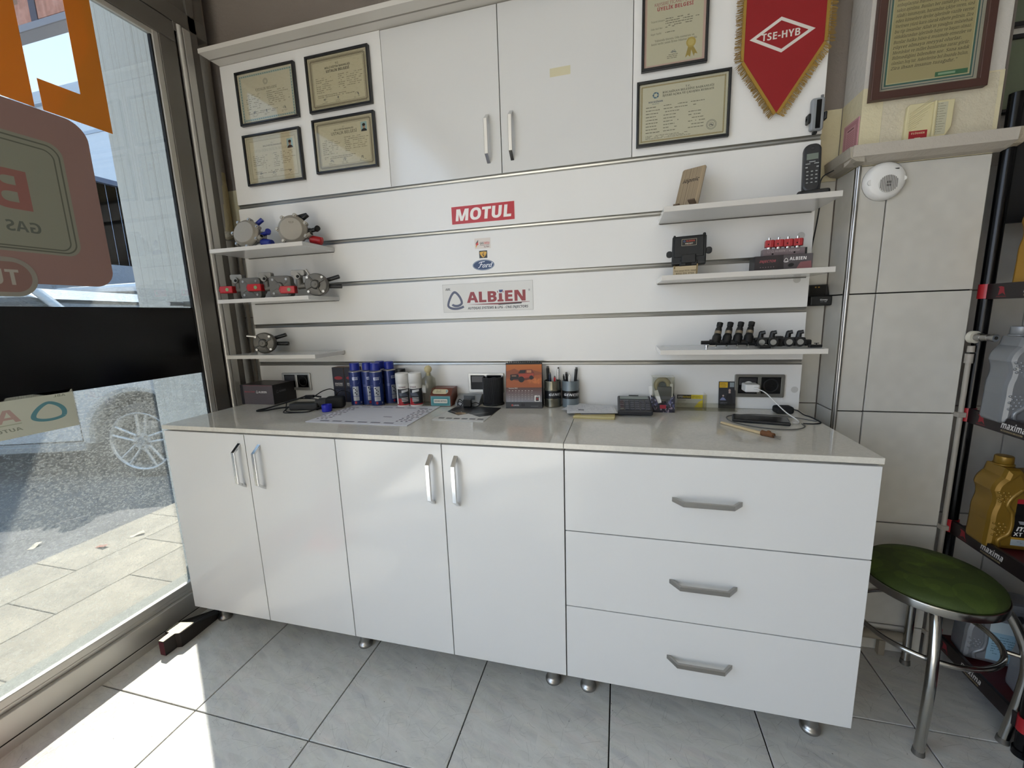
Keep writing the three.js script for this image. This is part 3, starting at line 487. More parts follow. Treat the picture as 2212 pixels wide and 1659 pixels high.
framed('tall pink-bordered membership certificate with gold rosette', 1.785, 1.997, 2.0955, 2.3955, (c, w, h) => {
  seed = 105; c.fillStyle = '#d8b5b0'; c.fillRect(0, 0, w, h); c.fillStyle = '#d9d3bf'; c.fillRect(24, 24, w - 48, h - 48);
  center(c, 'KAYSERİ TİCARET ODASI', w / 2, 262, '34px sans-serif', '#a24c55'); center(c, 'ÜYELİK BELGESİ', w / 2, 304, 'bold 42px sans-serif', '#b03040');
  c.fillStyle = '#6a6358'; c.font = '19px sans-serif'; c.fillText('Ticaret Ünvanı', 60, 392); c.fillText('Oda Sicil No', 60, 452); c.fillText('Kayıt Tarihi', 60, 494); lines(c, 190, 374, 300, 4, 19, '#6a6358'); lines(c, 190, 442, 70, 1, 19, '#6a6358'); lines(c, 190, 484, 90, 1, 19, '#6a6358');
  center(c, 'Yukarıda ünvanı, Oda numarası ve', w / 2, 552, '21px serif', '#4c463e'); center(c, 'kayıt tarihi yazılı firma Odamız üyesidir.', w / 2, 578, '21px serif', '#4c463e');
  scrawl(c, w / 2 - 30, 660, 60, '#3f4a63'); lines(c, w / 2 - 60, 676, 120, 3, 14, '#6a6358');
  c.fillStyle = '#b39a45'; c.beginPath(); c.moveTo(400, 620); c.lineTo(372, 724); c.lineTo(396, 706); c.lineTo(416, 724); c.lineTo(430, 630); c.fill(); c.beginPath(); c.moveTo(430, 620); c.lineTo(480, 706); c.lineTo(456, 700); c.lineTo(448, 724); c.lineTo(410, 630); c.fill(); c.fillStyle = '#c7ad55'; c.beginPath(); c.arc(420, 604, 42, 0, 7); c.fill(); c.fillStyle = '#d8c273'; c.beginPath(); c.arc(420, 604, 28, 0, 7); c.fill();
});
framed('landscape business licence with gold border and round stamp', 1.7715, 2.0745, 1.8535, 2.0645, (c, w, h) => {
  seed = 106; c.fillStyle = '#dcd7c6'; c.fillRect(0, 0, w, h); c.strokeStyle = '#a08a57'; c.lineWidth = 13; c.setLineDash([9, 3]); c.strokeRect(26, 26, w - 52, h - 52); c.setLineDash([]);
  center(c, 'T.C.', w * 0.56, 76, 'bold 22px serif', '#3c3934'); center(c, 'KOCASİNAN BELEDİYE BAŞKANLIĞI', w * 0.56, 102, 'bold 24px serif', '#3c3934'); center(c, 'İŞYERİ AÇMA VE ÇALIŞMA RUHSATI', w * 0.56, 130, 'bold 24px serif', '#3c3934');
  for (let k = 0; k < 10; k++) { c.fillStyle = k % 2 ? '#2d4f7d' : '#6e9bb5'; c.beginPath(); c.arc(150 + 22 * Math.cos(k * 0.628), 108 + 22 * Math.sin(k * 0.628), 7, 0, 7); c.fill(); } center(c, 'KOCASİNAN', 150, 172, 'bold 22px sans-serif', '#2d3f66'); center(c, 'BELEDİYESİ', 150, 188, '12px sans-serif', '#5c6880');
  for (let i = 0; i < 9; i++) { lines(c, 64, 208 + i * 28, 120, 1, 20, '#5d574c', 1); lines(c, 222, 206 + i * 28, i < 2 ? 380 : 150, 1, 20, '#6d675c', 0.9); if (i > 2) lines(c, 440, 206 + i * 28, 130, 1, 20, '#6d675c', 0.8); } lines(c, 64, 464, 420, 3, 12, '#5d574c', 0.95);
  c.strokeStyle = '#4a4a50'; c.lineWidth = 2.5; for (const r of [42, 34, 20]) { c.beginPath(); c.arc(640, 432, r, 0, 7); c.stroke(); } scrawl(c, 620, 440, 40, '#4a4a55');
});
// stickers
function sticker(name, label, x0, x1, y0, y1, draw, W = 512, o = {}) {
  const w = x1 - x0, h = y1 - y0, H = Math.max(32, Math.round(W * h / w)), sh = o.shape ?? poly([[x0, y0], [x1, y0], [x1, y1], [x0, y1]]);
  const m = new THREE.Mesh(uvFit(ext(sh, 0.0007, 0, 24)), printed(tex(W, H, draw), o.rough ?? 0.35)); m.position.z = 0.0002; m.name = numbered(name); m.userData = { label, category: 'sticker' }; scene.add(m); return m;
}
const squash = (c, t, x, y, w, font, col) => { c.font = font; const k = w / c.measureText(t).width; c.save(); c.translate(x, y); c.scale(k, 1); c.fillStyle = col; c.fillText(t, 0, 0); c.restore(); };
sticker('brand_sticker', 'red rectangular sticker with bold white MOTUL lettering', 1.0435, 1.3135, 1.6515, 1.7225, (c, w, h) => { c.fillStyle = '#e9e5df'; c.fillRect(0, 0, w, h); c.fillStyle = '#b8232b'; c.fillRect(4, 4, w - 8, h - 8); c.save(); c.transform(1, 0, -0.12, 1, 22, 0); squash(c, 'MOTUL', 34, h * 0.8, w - 80, `bold ${h * 0.86}px sans-serif`, '#efeae4'); c.lineWidth = 7; c.strokeStyle = '#efeae4'; c.font = `bold ${h * 0.86}px sans-serif`; const k = (w - 80) / c.measureText('MOTUL').width; c.translate(34, h * 0.8); c.scale(k, 1); c.strokeText('MOTUL', 0, 0); c.restore(); }, 768);
sticker('brand_sticker', 'small pale GASOMEGA sticker with red flame mark', 1.1390, 1.2070, 1.5490, 1.5905, (c, w, h) => { c.fillStyle = '#d9cfc6'; c.fillRect(0, 0, w, h); c.fillStyle = '#2a2a2a'; c.beginPath(); c.moveTo(30, 150); c.lineTo(120, 40); c.lineTo(110, 110); c.lineTo(60, 160); c.fill(); c.fillStyle = '#c2322a'; c.beginPath(); c.moveTo(30, 170); c.lineTo(115, 100); c.lineTo(120, 190); c.lineTo(60, 215); c.fill(); c.fillStyle = '#d9a23a'; c.beginPath(); c.moveTo(34, 200); c.lineTo(80, 215); c.lineTo(36, 280); c.fill(); squash(c, 'GAS', 165, 185, 130, 'bold 96px sans-serif', '#221f1e'); squash(c, 'OMEGA', 297, 185, 185, 'bold 96px sans-serif', '#b9322c'); c.fillStyle = '#7a6a62'; c.fillRect(165, 205, 310, 12); squash(c, 'by R&R', 300, 278, 170, 'bold 56px sans-serif', '#5a2a28'); });
sticker('brand_sticker', 'tiny black square sticker with a yellow shield and horse', 1.1570, 1.1912, 1.5115, 1.5410, (c, w, h) => { c.fillStyle = '#15140f'; c.fillRect(0, 0, w, h); c.fillStyle = '#d3a233'; c.beginPath(); c.moveTo(20, 40); c.quadraticCurveTo(64, 26, w / 2, 30); c.quadraticCurveTo(w - 64, 26, w - 20, 40); c.bezierCurveTo(w - 16, h * 0.55, w * 0.7, h * 0.84, w / 2, h - 14); c.bezierCurveTo(w * 0.3, h * 0.84, 16, h * 0.55, 20, 40); c.fill(); c.strokeStyle = '#17130c'; c.lineWidth = 17; c.lineCap = 'round'; c.beginPath(); c.moveTo(150, 60); c.quadraticCurveTo(118, 80, 128, 108); c.lineTo(96, 122); c.moveTo(128, 108); c.lineTo(150, 146); c.lineTo(138, 178); c.moveTo(148, 140); c.lineTo(120, 160); c.stroke(); }, 256);
{ const s = new THREE.Shape(); s.absellipse(1.1730, 1.4838, 0.0475, 0.0218, 0, 2 * PI); sticker('brand_sticker', 'blue oval sticker with white cursive Ford lettering', 1.1255, 1.2205, 1.462, 1.5056, (c, w, h) => { c.fillStyle = '#8f9aa8'; c.fillRect(0, 0, w, h); c.fillStyle = '#1f3a63'; c.beginPath(); c.ellipse(w / 2, h / 2, w / 2 - 8, h / 2 - 8, 0, 0, 7); c.fill(); c.strokeStyle = '#c4ccd6'; c.lineWidth = 5; c.beginPath(); c.ellipse(w / 2, h / 2, w / 2 - 18, h / 2 - 16, 0, 0, 7); c.stroke(); c.save(); c.translate(w * 0.2, h * 0.72); c.transform(1, -0.03, -0.22, 1, 26, 0); c.strokeStyle = '#e7eaee'; c.lineWidth = 15; c.lineCap = 'round'; c.beginPath(); c.moveTo(6, -96); c.bezierCurveTo(40, -130, 100, -112, 130, -122); c.moveTo(66, -112); c.bezierCurveTo(50, -60, 52, -4, 8, 4); c.moveTo(40, -58); c.lineTo(96, -62); c.stroke(); c.font = 'italic bold 128px serif'; c.fillStyle = '#e7eaee'; c.fillText('ord', 88, 8); c.restore(); }, 512, { shape: s }); }
const albienLogo = (c, x, y, s, col, lw) => { c.strokeStyle = col; c.lineWidth = lw; c.beginPath(); c.moveTo(x + 0.95 * s, y + 0.82 * s); c.bezierCurveTo(x + 0.7 * s, y + 0.98 * s, x + 0.12 * s, y + 0.98 * s, x + 0.06 * s, y + 0.76 * s); c.bezierCurveTo(x + 0.04 * s, y + 0.6 * s, x + 0.3 * s, y + 0.06 * s, x + 0.46 * s, y + 0.06 * s); c.bezierCurveTo(x + 0.62 * s, y + 0.06 * s, x + 0.9 * s, y + 0.5 * s, x + 0.84 * s, y + 0.66 * s); c.bezierCurveTo(x + 0.74 * s, y + 0.82 * s, x + 0.4 * s, y + 0.82 * s, x + 0.3 * s, y + 0.7 * s); c.stroke(); };
sticker('brand_sticker', 'large white sticker with red ALBIEN lettering and grey loop', 0.9845, 1.3790, 1.2955, 1.4130, (c, w, h) => {
  c.fillStyle = '#d8d6d1'; c.fillRect(0, 0, w, h); c.strokeStyle = '#8f8d88'; c.lineWidth = 2; c.strokeRect(1, 1, w - 2, h - 2);
  c.font = 'italic bold 34px sans-serif'; c.fillStyle = '#2a2a2c'; c.fillText('ABL', 32, 66); albienLogo(c, 46, 76, 205, '#4b5068', 25);
  squash(c, 'ALBIEN', 286, 205, 670, 'bold 150px sans-serif', '#8c1d24'); c.lineWidth = 6; c.strokeStyle = '#8c1d24'; c.save(); c.font = 'bold 150px sans-serif'; const k = 670 / c.measureText('ALBIEN').width; c.translate(286, 205); c.scale(k, 1); c.strokeText('ALBIEN', 0, 0); c.restore(); c.fillStyle = '#d8d6d1'; c.fillRect(640, 90, 52, 30); c.fillStyle = '#26336e'; c.beginPath(); c.moveTo(650, 84); c.lineTo(698, 84); c.lineTo(684, 110); c.lineTo(656, 110); c.fill();
  center(c, '®', 984, 108, '28px sans-serif', '#333'); c.fillStyle = '#7c2327'; c.beginPath(); c.moveTo(286, 226); c.lineTo(985, 216); c.lineTo(985, 220); c.lineTo(640, 238); c.fill(); c.fillStyle = '#111'; c.beginPath(); c.moveTo(640, 232); c.lineTo(905, 222); c.lineTo(895, 236); c.lineTo(640, 242); c.fill();
  c.save(); c.transform(1, 0, -0.16, 1, 46, 0); squash(c, 'AUTOGAS SYSTEMS & LPG - CNG INJECTORS', 286, 280, 680, 'bold 36px sans-serif', '#17171a'); c.restore();
}, 1024);
{ // pennant
  const p = thing('pennant', 'red pointed pennant with gold fringe and white diamond emblem', 'pennant', [0, 0, 0.012], 0);
  const L = 2.108, R = 2.336, Y = 2.075, TIPX = 2.214, TIPY = 1.905, TOP = 2.41;
  part('cloth', uvFit(ext(poly([[L, TOP], [L, Y], [TIPX, TIPY], [R, Y + 0.02], [R, TOP]]), 0.002)), std(0xffffff, 0.65, { map: tex(512, 1136, (c, w, h) => {
    c.fillStyle = '#8f0f14'; c.fillRect(0, 0, w, h); seed = 9; for (let i = 0; i < 5000; i++) { c.fillStyle = `rgba(${rnd() < 0.5 ? '60,0,4' : '190,40,40'},.06)`; c.fillRect(rnd() * w, rnd() * h, 3, 1); }
    const S = w / (R - L), X = (x) => (x - L) * S, Yy = (y) => (TOP - y) * S; c.strokeStyle = '#d8d2c8'; c.lineWidth = 21; c.lineJoin = 'miter'; c.beginPath(); c.moveTo(X(2.132), Yy(2.134)); c.lineTo(X(2.212), Yy(2.181)); c.lineTo(X(2.3), Yy(2.136)); c.lineTo(X(2.217), Yy(2.088)); c.closePath(); c.stroke(); c.save(); c.translate(X(2.157), Yy(2.1245)); squash(c, 'TSE-HYB', 0, 0, 252, 'bold 66px sans-serif', '#d8d2c8'); c.restore();
  }), bumpMap: peel, bumpScale: 0.0002 }), p);
  const gold = std(0xa8853a, 0.42, { metalness: 0.45 }), P = [[L, TOP], [L, Y], [TIPX, TIPY], [R, Y + 0.02], [R, TOP]];
  const braid = [], fr = []; seed = 31;
  for (let i = 0; i < 4; i++) {
    const a = P[i], b = P[i + 1], d = [b[0] - a[0], b[1] - a[1]], l = Math.hypot(...d), n = [d[1] / l, -d[0] / l], sgn = -1;
    const o = [n[0] * -0.0, n[1] * 0]; const nn = n;
    braid.push(ext(poly([[a[0], a[1]], [b[0], b[1]], [b[0] + nn[0] * 0.009, b[1] + nn[1] * 0.009], [a[0] + nn[0] * 0.009, a[1] + nn[1] * 0.009]].map((q) => [q[0] + o[0], q[1] + o[1]])), 0.004));
    for (let t = 0; t < l; t += 0.0016) { const w0 = 0.018 + rnd() * 0.006, q = [a[0] + d[0] * t / l + nn[0] * 0.007, a[1] + d[1] * t / l + nn[1] * 0.007], k = (rnd() - 0.5) * 0.5; const dir = [nn[0] + d[0] / l * k, nn[1] + d[1] / l * k - 0.2]; const dl = Math.hypot(...dir); fr.push(rodTo([q[0], q[1], 0.001 + rnd() * 0.004], [q[0] + dir[0] / dl * w0, q[1] + dir[1] / dl * w0, rnd() * 0.007], 0.0007, 4)); }
  }
  part('gold_braid', braid, gold, p);
  part('fringe', fr, gold, p).userData = { kind: 'stuff' };
  part('rod', cylX(0.005, 0.25, 2.222, 2.412, 0.002), M.brass, p);
}
{ // grey clip-on holder at the right edge
  const h = thing('remote_holder', 'small grey and black remote control in a clip at the panel edge', 'remote', [2.332, 1.884, 0.0006]);
  part('remote', span(-0.019, 0.019, -0.05, 0.047, 0.004, 0.024, 0.007), std(0x8a8d90, 0.4), h);
  part('dark_strip', span(-0.006, 0.008, -0.045, 0.04, 0.0235, 0.0255, 0.001), M.blackGloss, h);
  part('clip', [span(-0.027, 0.027, -0.02, -0.004, 0, 0.019, 0.003), span(-0.027, -0.019, -0.026, 0.002, 0.0, 0.024, 0.003), span(0.019, 0.027, -0.02, 0.004, 0.0, 0.024, 0.003), span(-0.006, 0.006, -0.057, -0.048, 0.002, 0.014, 0.002)], M.black, h);
  part('antenna', cyl(0.004, 0.004, 0.012, 0.012, 0.05, 0.013, 10), std(0x6e6f72, 0.5), h);
}
// ---------------------------------------------------------------- things on the worktop (its top is at y = 0.9)
const W0 = 0.9001;
function printedBox(name, label, w, h, d, pos, turn, faces, o = {}) { // faces: {front, side, top} canvases' draws, others plain
  const t = thing(name, label, o.cat ?? 'box', pos, turn), base = std(o.color ?? 0x17171a, 0.45);
  part('carton', span(-w / 2, w / 2, 0, h, -d / 2, d / 2, 0.0008), base, t);
  const put = (draw, W, H, geo, nm) => part(nm, geo, printed(tex(W, H, draw), 0.4), t);
  if (faces.front) put(faces.front, 512, Math.round(512 * h / w), new THREE.PlaneGeometry(w - 0.001, h - 0.001).translate(0, h / 2, d / 2 + 0.0004), 'front_print');
  if (faces.right) put(faces.right, 512, Math.round(512 * h / d), new THREE.PlaneGeometry(d - 0.001, h - 0.001).rotateY(PI / 2).translate(w / 2 + 0.0004, h / 2, 0), 'side_print');
  if (faces.top) put(faces.top, 512, Math.round(512 * d / w), new THREE.PlaneGeometry(w - 0.001, d - 0.001).rotateX(-PI / 2).translate(0, h + 0.0004, 0), 'top_print');
  return t;
}
printedBox('parts_box', 'dark grey ALBIEN carton at the left end of the worktop', 0.187, 0.092, 0.15, [0.0735, W0, 0.064], -0.0, {
  front: (c, w, h) => { c.fillStyle = '#55494c'; c.fillRect(0, 0, w, h); seed = 3; for (let i = 0; i < 800; i++) { c.fillStyle = `rgba(20,14,16,${rnd() * 0.08})`; c.fillRect(rnd() * w, rnd() * h, 30, 2); } c.fillStyle = '#20191b'; c.fillRect(0, 0, 46, h); c.strokeStyle = 'rgba(150,60,70,.8)'; c.lineWidth = 3; c.strokeRect(52, 6, w - 60, 2); squash(c, 'REDUCTOR', 60, 98, 165, 'italic bold 26px sans-serif', '#a33740'); albienLogo(c, 246, 72, 36, '#e8e4e0', 4); squash(c, 'ALBIEN', 288, 104, 128, 'bold 36px sans-serif', '#efecea'); },
  right: (c, w, h) => { c.fillStyle = '#121114'; c.fillRect(0, 0, w, h); albienLogo(c, 60, 90, 50, '#77757a', 4); squash(c, 'ALBIEN', 120, 130, 140, 'bold 40px sans-serif', '#77757a'); },
  top: (c, w, h) => { c.fillStyle = '#3c3435'; c.fillRect(0, 0, w, h); c.fillStyle = 'rgba(140,50,56,.5)'; c.fillRect(w * 0.5, 20, w * 0.4, 8); },
});
function socket(label, x0, x1, y0, y1, frameMat, plug) {
  const s = thing('wall_socket', label, 'socket', [(x0 + x1) / 2, (y0 + y1) / 2, 0.0002]), w = x1 - x0, h = y1 - y0;
  const f = rrect(w, h, 0.004), cell = w / 2 * 0.78, ch = h * 0.72;
  for (const k of [-1, 1]) f.holes.push(rrect(cell, ch, 0.002, k * w * 0.232, 0.002, THREE.Path));
  part('frame', ext(f, 0.009, 0.0015, 4), frameMat, s);
  for (const k of [-1, 1]) {
    const q = part('insert', span(k * w * 0.232 - cell / 2, k * w * 0.232 + cell / 2, 0.002 - ch / 2, 0.002 + ch / 2, 0, 0.0068, 0.001), M.blackGloss, s);
    if (k === 1) { part('outlet_ring', new THREE.TorusGeometry(cell * 0.36, 0.0022, 8, 28).translate(k * w * 0.232, 0.002, 0.0068), M.black, q); each('pin_hole', [cylZ(0.0025, 0.001, k * w * 0.232 - 0.008, 0.002, 0.007), cylZ(0.0025, 0.001, k * w * 0.232 + 0.008, 0.002, 0.007)], M.gap, q); }
    else part('rocker', box(cell * 0.9, ch * 0.44, 0.003, k * w * 0.232, 0.002 + ch * 0.23, 0.0068, 0.001).rotateX(-0.03), std(0x2a2a2d, 0.2), q);
  }
  return s;
}
const silverFrame = std(0xb9b8b3, 0.3, { metalness: 0.75 }), greyFrame = std(0x77756f, 0.35, { metalness: 0.6 });
socket('silver-framed double socket behind the left carton', 0.1015, 0.2655, 0.9455, 1.0305, silverFrame);
socket('silver-framed double socket half hidden by the black pen cup', 1.0835, 1.2440, 0.9475, 1.0325, silverFrame);
socket('grey-framed double socket with a white charger plugged in', 2.1385, 2.3025, 0.9465, 1.0308, greyFrame);
{ // white charger and its cable
  const c = thing('usb_charger', 'white phone charger plugged into the right wall socket', 'charger', [2.184, 0.988, 0.0075]);
  part('body', box(0.048, 0.028, 0.052, 0, 0, 0.028, 0.005), M.white, c); part('plug_face', cylZ(0.018, 0.004, 0, 0, 0.002), M.white, c); part('usb_plug', box(0.012, 0.008, 0.012, 0.01, 0.002, 0.058, 0.002), M.white, c);
  const w = new THREE.Mesh(tube([[2.196, 0.989, 0.07], [2.212, 0.982, 0.10], [2.235, 0.955, 0.13], [2.262, 0.925, 0.16], [2.287, 0.906, 0.185], [2.282, 0.9028, 0.205], [2.262, 0.9035, 0.213]], 0.0019, 50, 8), M.white); w.name = numbered('charging_cable'); w.userData = { label: 'white charging cable hanging from the charger to the phone', category: 'cable' }; scene.add(w);
}
// boxes leaning by the blue cans
{
  const draw = (c, w, h) => { c.fillStyle = '#2b2a35'; c.fillRect(0, 0, w, h); seed = 12; for (let i = 0; i < 300; i++) { c.fillStyle = `rgba(110,100,110,${rnd() * 0.08})`; c.fillRect(rnd() * w, rnd() * h, 20, 2); } c.fillStyle = '#9a3038'; c.beginPath(); c.ellipse(w * 0.5, h * 0.3, w * 0.36, h * 0.05, 0, 0, 7); c.fill(); center(c, 'ENGINE', w / 2, h * 0.49, 'bold 92px sans-serif', '#e7e3df'); center(c, 'TREATMENT', w / 2, h * 0.535, 'bold 62px sans-serif', '#c9c4c0'); c.fillStyle = '#1d2033'; c.fillRect(0, h * 0.58, w, h * 0.42); lines(c, w * 0.15, h * 0.64, w * 0.6, 4, 36, '#6a6a7c'); };
  for (const [x, l, d] of [[0.4575, 'dark ENGINE treatment box standing left of the blue cans', 0.046], [0.521, 'second dark treatment box partly hidden behind the first blue can', 0.044]]) { const b = printedBox('treatment_box', l, 0.062, 0.163, d, [x, W0, 0.026], 0, { front: draw }, { color: 0x8a6c52 }); b.children[0].material = std(0x6e5440, 0.6); }
}
// blue spray cans
{
  const lab = tex(1024, 512, (c, w, h) => {
    c.fillStyle = '#22326b'; c.fillRect(0, 0, w, h);
    for (const x of [0, 512]) { c.fillStyle = '#b9bfd0'; c.fillRect(x + 190, 74, 138, 44); squash(c, 'ABRO', x + 200, 110, 118, 'bold 40px sans-serif', '#2a3c86'); c.strokeStyle = '#5a6698'; c.lineWidth = 12; c.beginPath(); c.arc(x + 310, 120, 60, -1.2, 1.4); c.stroke(); c.fillStyle = '#a9adb4'; c.fillRect(x + 180, 220, 150, 150); c.fillStyle = '#26282e'; for (let i = 0; i < 5; i++) { c.fillRect(x + 200 + (i * 37) % 90, 236 + i * 24, 34 - (i * 7) % 20, 20); } c.fillStyle = '#c1c3c6'; c.fillRect(x + 180, 378, 150, 64); c.fillStyle = '#7d7f84'; for (let i = 0; i < 3; i++) c.fillRect(x + 192, 390 + i * 16, 120, 5); c.fillStyle = '#a8323a'; c.beginPath(); c.ellipse(x + 236, 474, 30, 22, 0, 0, 7); c.fill(); c.fillStyle = '#8e96a8'; c.fillRect(x + 356, 462, 44, 30); c.fillStyle = '#8088a6'; c.fillRect(x + 60, 200, 90, 6); c.fillRect(x + 60, 220, 90, 6); }
  });
  const body = printed(lab, 0.28, { metalness: 0.25 });
  const can = thing('spray_can', 'first blue-capped spray can from the left in the row', 'spray can', [0.584, W0, 0.098], -1.1, 'blue spray cans');
  part('can', new THREE.CylinderGeometry(0.0275, 0.0275, 0.145, 40, 1, true).translate(0, 0.0775, 0), body, can);
  part('rim', [lathe([[0, 0], [0.0265, 0], [0.0278, 0.002], [0.0275, 0.005]], 40), lathe([[0.0275, 0.15], [0.0283, 0.1515], [0.0275, 0.1535], [0.022, 0.158], [0, 0.158]], 40)], M.steel, can);
  part('cap', lathe([[0, 0.19], [0.0185, 0.19], [0.0205, 0.188], [0.0215, 0.158], [0.0215, 0.155], [0, 0.155]], 36), M.blue, can);
  copyOf(can, 'second blue-capped spray can from the left, behind its neighbours', [0.637, W0, 0.082], -0.8);
  copyOf(can, 'third blue-capped spray can, foremost on the right of the row', [0.687, W0, 0.098], -1.0);
  copyOf(can, 'rightmost blue-capped spray can standing farthest back', [0.723, W0, 0.046], -0.4);
  copyOf(can, 'blue-capped spray can hidden at the back between the others', [0.668, W0, 0.032], 2.2);
}
{ // white-capped cans
  const lab = (k) => tex(1024, 512, (c, w, h) => { c.fillStyle = '#23262b'; c.fillRect(0, 0, w, h); c.fillStyle = '#d9d7d2'; c.fillRect(0, 0, w, 118); for (const x of [0, 512]) { squash(c, 'SONAX', x + 190, 96, 180, 'bold 52px sans-serif', '#5b2434'); c.fillStyle = '#d9d7d2'; c.fillRect(x + 90, 118, 60, 340); c.fillStyle = '#a91e27'; c.beginPath(); c.moveTo(x + 150, 330); c.lineTo(x + 240, 330); c.lineTo(x + 300, 470); c.lineTo(x + 150, 470); c.fill(); c.fillStyle = '#c8c9cb'; c.beginPath(); c.moveTo(x + 260, 150); c.lineTo(x + 440, 130); c.lineTo(x + 440, 180); c.lineTo(x + 260, 210); c.fill(); c.fillStyle = '#4a5160'; c.beginPath(); c.moveTo(x + 180, 200); c.lineTo(x + 380, 220); c.lineTo(x + 430, 300); c.lineTo(x + 200, 270); c.fill(); c.fillStyle = '#dedcd7'; for (let i = 0; i < 3; i++) c.fillRect(x + 250, 320 + i * 34, 170, 14); } c.fillStyle = '#b01f28'; c.fillRect(0, 462, w, 26); c.fillStyle = '#d9d7d2'; c.fillRect(0, 488, w, 24); });
  const mk = (label, x, z, turn) => { const c = thing('aerosol_can', label, 'spray can', [x, W0, z], turn, 'white-capped aerosol cans'); part('can', new THREE.CylinderGeometry(0.0275, 0.0275, 0.098, 40, 1, true).translate(0, 0.053, 0), printed(lab(0), 0.35), c); part('base', lathe([[0, 0], [0.0265, 0], [0.0278, 0.002], [0.0275, 0.004]], 36), M.white, c); part('cap', lathe([[0, 0.146], [0.0265, 0.146], [0.0282, 0.144], [0.0286, 0.102], [0, 0.102]], 36), M.white, c); return c; };
  const a = mk('left white-capped aerosol can with red and black label', 0.8135, 0.098, -1.3); copyOf(a, 'right white-capped aerosol can beside the glass bottle', [0.868, W0, 0.085], -1.7);
  const k = thing('black_cap_can', 'black-capped can half hidden behind the white-capped cans', 'can', [0.779, W0, 0.045]); part('can', cyl(0.024, 0.024, 0.13, 0, 0.065, 0), std(0x3a4a63, 0.35), k); part('cap', cyl(0.021, 0.022, 0.027, 0, 0.1435, 0), M.black, k);
}
{ // glass bottle with a wooden ball stopper
  const b = thing('glass_bottle', 'clear empty glass bottle with wooden ball stopper', 'bottle', [0.922, W0, 0.064]);
  part('flask', lathe([[0, 0.001], [0.026, 0.001], [0.029, 0.004], [0.0295, 0.07], [0.032, 0.095], [0.0285, 0.118], [0.014, 0.131], [0.0115, 0.142], [0.0095, 0.142], [0.012, 0.130], [0.026, 0.116], [0.0295, 0.095], [0.027, 0.07], [0.0265, 0.006], [0, 0.005]], 40), M.clear, b);
  part('stopper', [sph(0.0165, 0, 0.1575, 0), cyl(0.008, 0.008, 0.016, 0, 0.138, 0)], std(0xc9bb8f, 0.6), b);
  part('oval_label', new THREE.SphereGeometry(0.0315, 20, 14, PI * 0.2, 0.9, 1.05, 0.85).scale(1.012, 1.3, 1.012).translate(0, 0.072, 0), std(0xb9b5ad, 0.6), b);
}
{ // charity box
  const b = thing('charity_box', 'brown charity box with teal label and coin slot', 'box', [0.981, W0, 0.047], 0.05), s = poly([[-0.042, 0], [-0.042, 0.075], [0.012, 0.075], [0.042, 0.047], [0.042, 0]]);
  part('body', ext(s, 0.096, 0.002).rotateY(-PI / 2).translate(0.048, 0, 0), std(0x6e3a2c, 0.35), b);
  part('front_label', new THREE.PlaneGeometry(0.088, 0.042).translate(0, 0.0235, 0.0425), printed(tex(512, 256, (c, w, h) => { c.fillStyle = '#3d8489'; c.fillRect(0, 0, w, h); c.strokeStyle = '#8fc0bd'; c.lineWidth = 8; c.strokeRect(20, 20, w - 40, h - 40); c.fillStyle = '#d9d6c8'; c.beginPath(); c.roundRect(76, 74, w - 152, 110, 20); c.fill(); squash(c, 'SADAKA KUTUSU', 96, 150, w - 192, 'bold 60px sans-serif', '#22302e'); }), 0.4), b);
  part('top_label', new THREE.PlaneGeometry(0.08, 0.03).rotateX(-PI / 2 + 0.75).translate(0, 0.0622, 0.0283), printed(tex(512, 192, (c, w, h) => { c.fillStyle = '#6e3a2c'; c.fillRect(0, 0, w, h); c.fillStyle = '#cfc4a2'; c.beginPath(); c.roundRect(6, 16, w - 60, h - 32, 76); c.fill(); c.fillStyle = '#8ab0b4'; c.beginPath(); c.moveTo(w - 130, 30); c.lineTo(w - 60, 60); c.lineTo(w - 100, 160); c.fill(); lines(c, 110, 50, 220, 3, 36, '#6a604c'); }), 0.4), b);
}
{ // black woven pen cup
  const c = thing('mesh_cup', 'black ribbed cylindrical pen cup in front of the middle socket', 'cup', [1.199, W0, 0.022]), ribs = [];
  part('cup', lathe([[0, 0], [0.04, 0], [0.0405, 0.004], [0.043, 0.118], [0.0415, 0.118], [0.039, 0.006], [0, 0.006]], 40), M.blackMatt, c);
  seed = 61; for (let k = 0; k < 70; k++) { const a = k / 70 * 2 * PI; ribs.push(rodTo([0.041 * Math.cos(a), 0.004, 0.041 * Math.sin(a)], [0.0433 * Math.cos(a + 0.03), 0.117, 0.0433 * Math.sin(a + 0.03)], 0.0009 + rnd() * 0.0006, 5)); }
  part('ribbing', ribs, std(0x25262a, 0.35), c); part('rim', new THREE.TorusGeometry(0.0425, 0.0022, 8, 40).rotateX(PI / 2).translate(0, 0.118, 0), M.black, c); part('base_ring', new THREE.TorusGeometry(0.044, 0.0035, 8, 40).rotateX(PI / 2).translate(0, 0.004, 0), M.blackMatt, c);
}
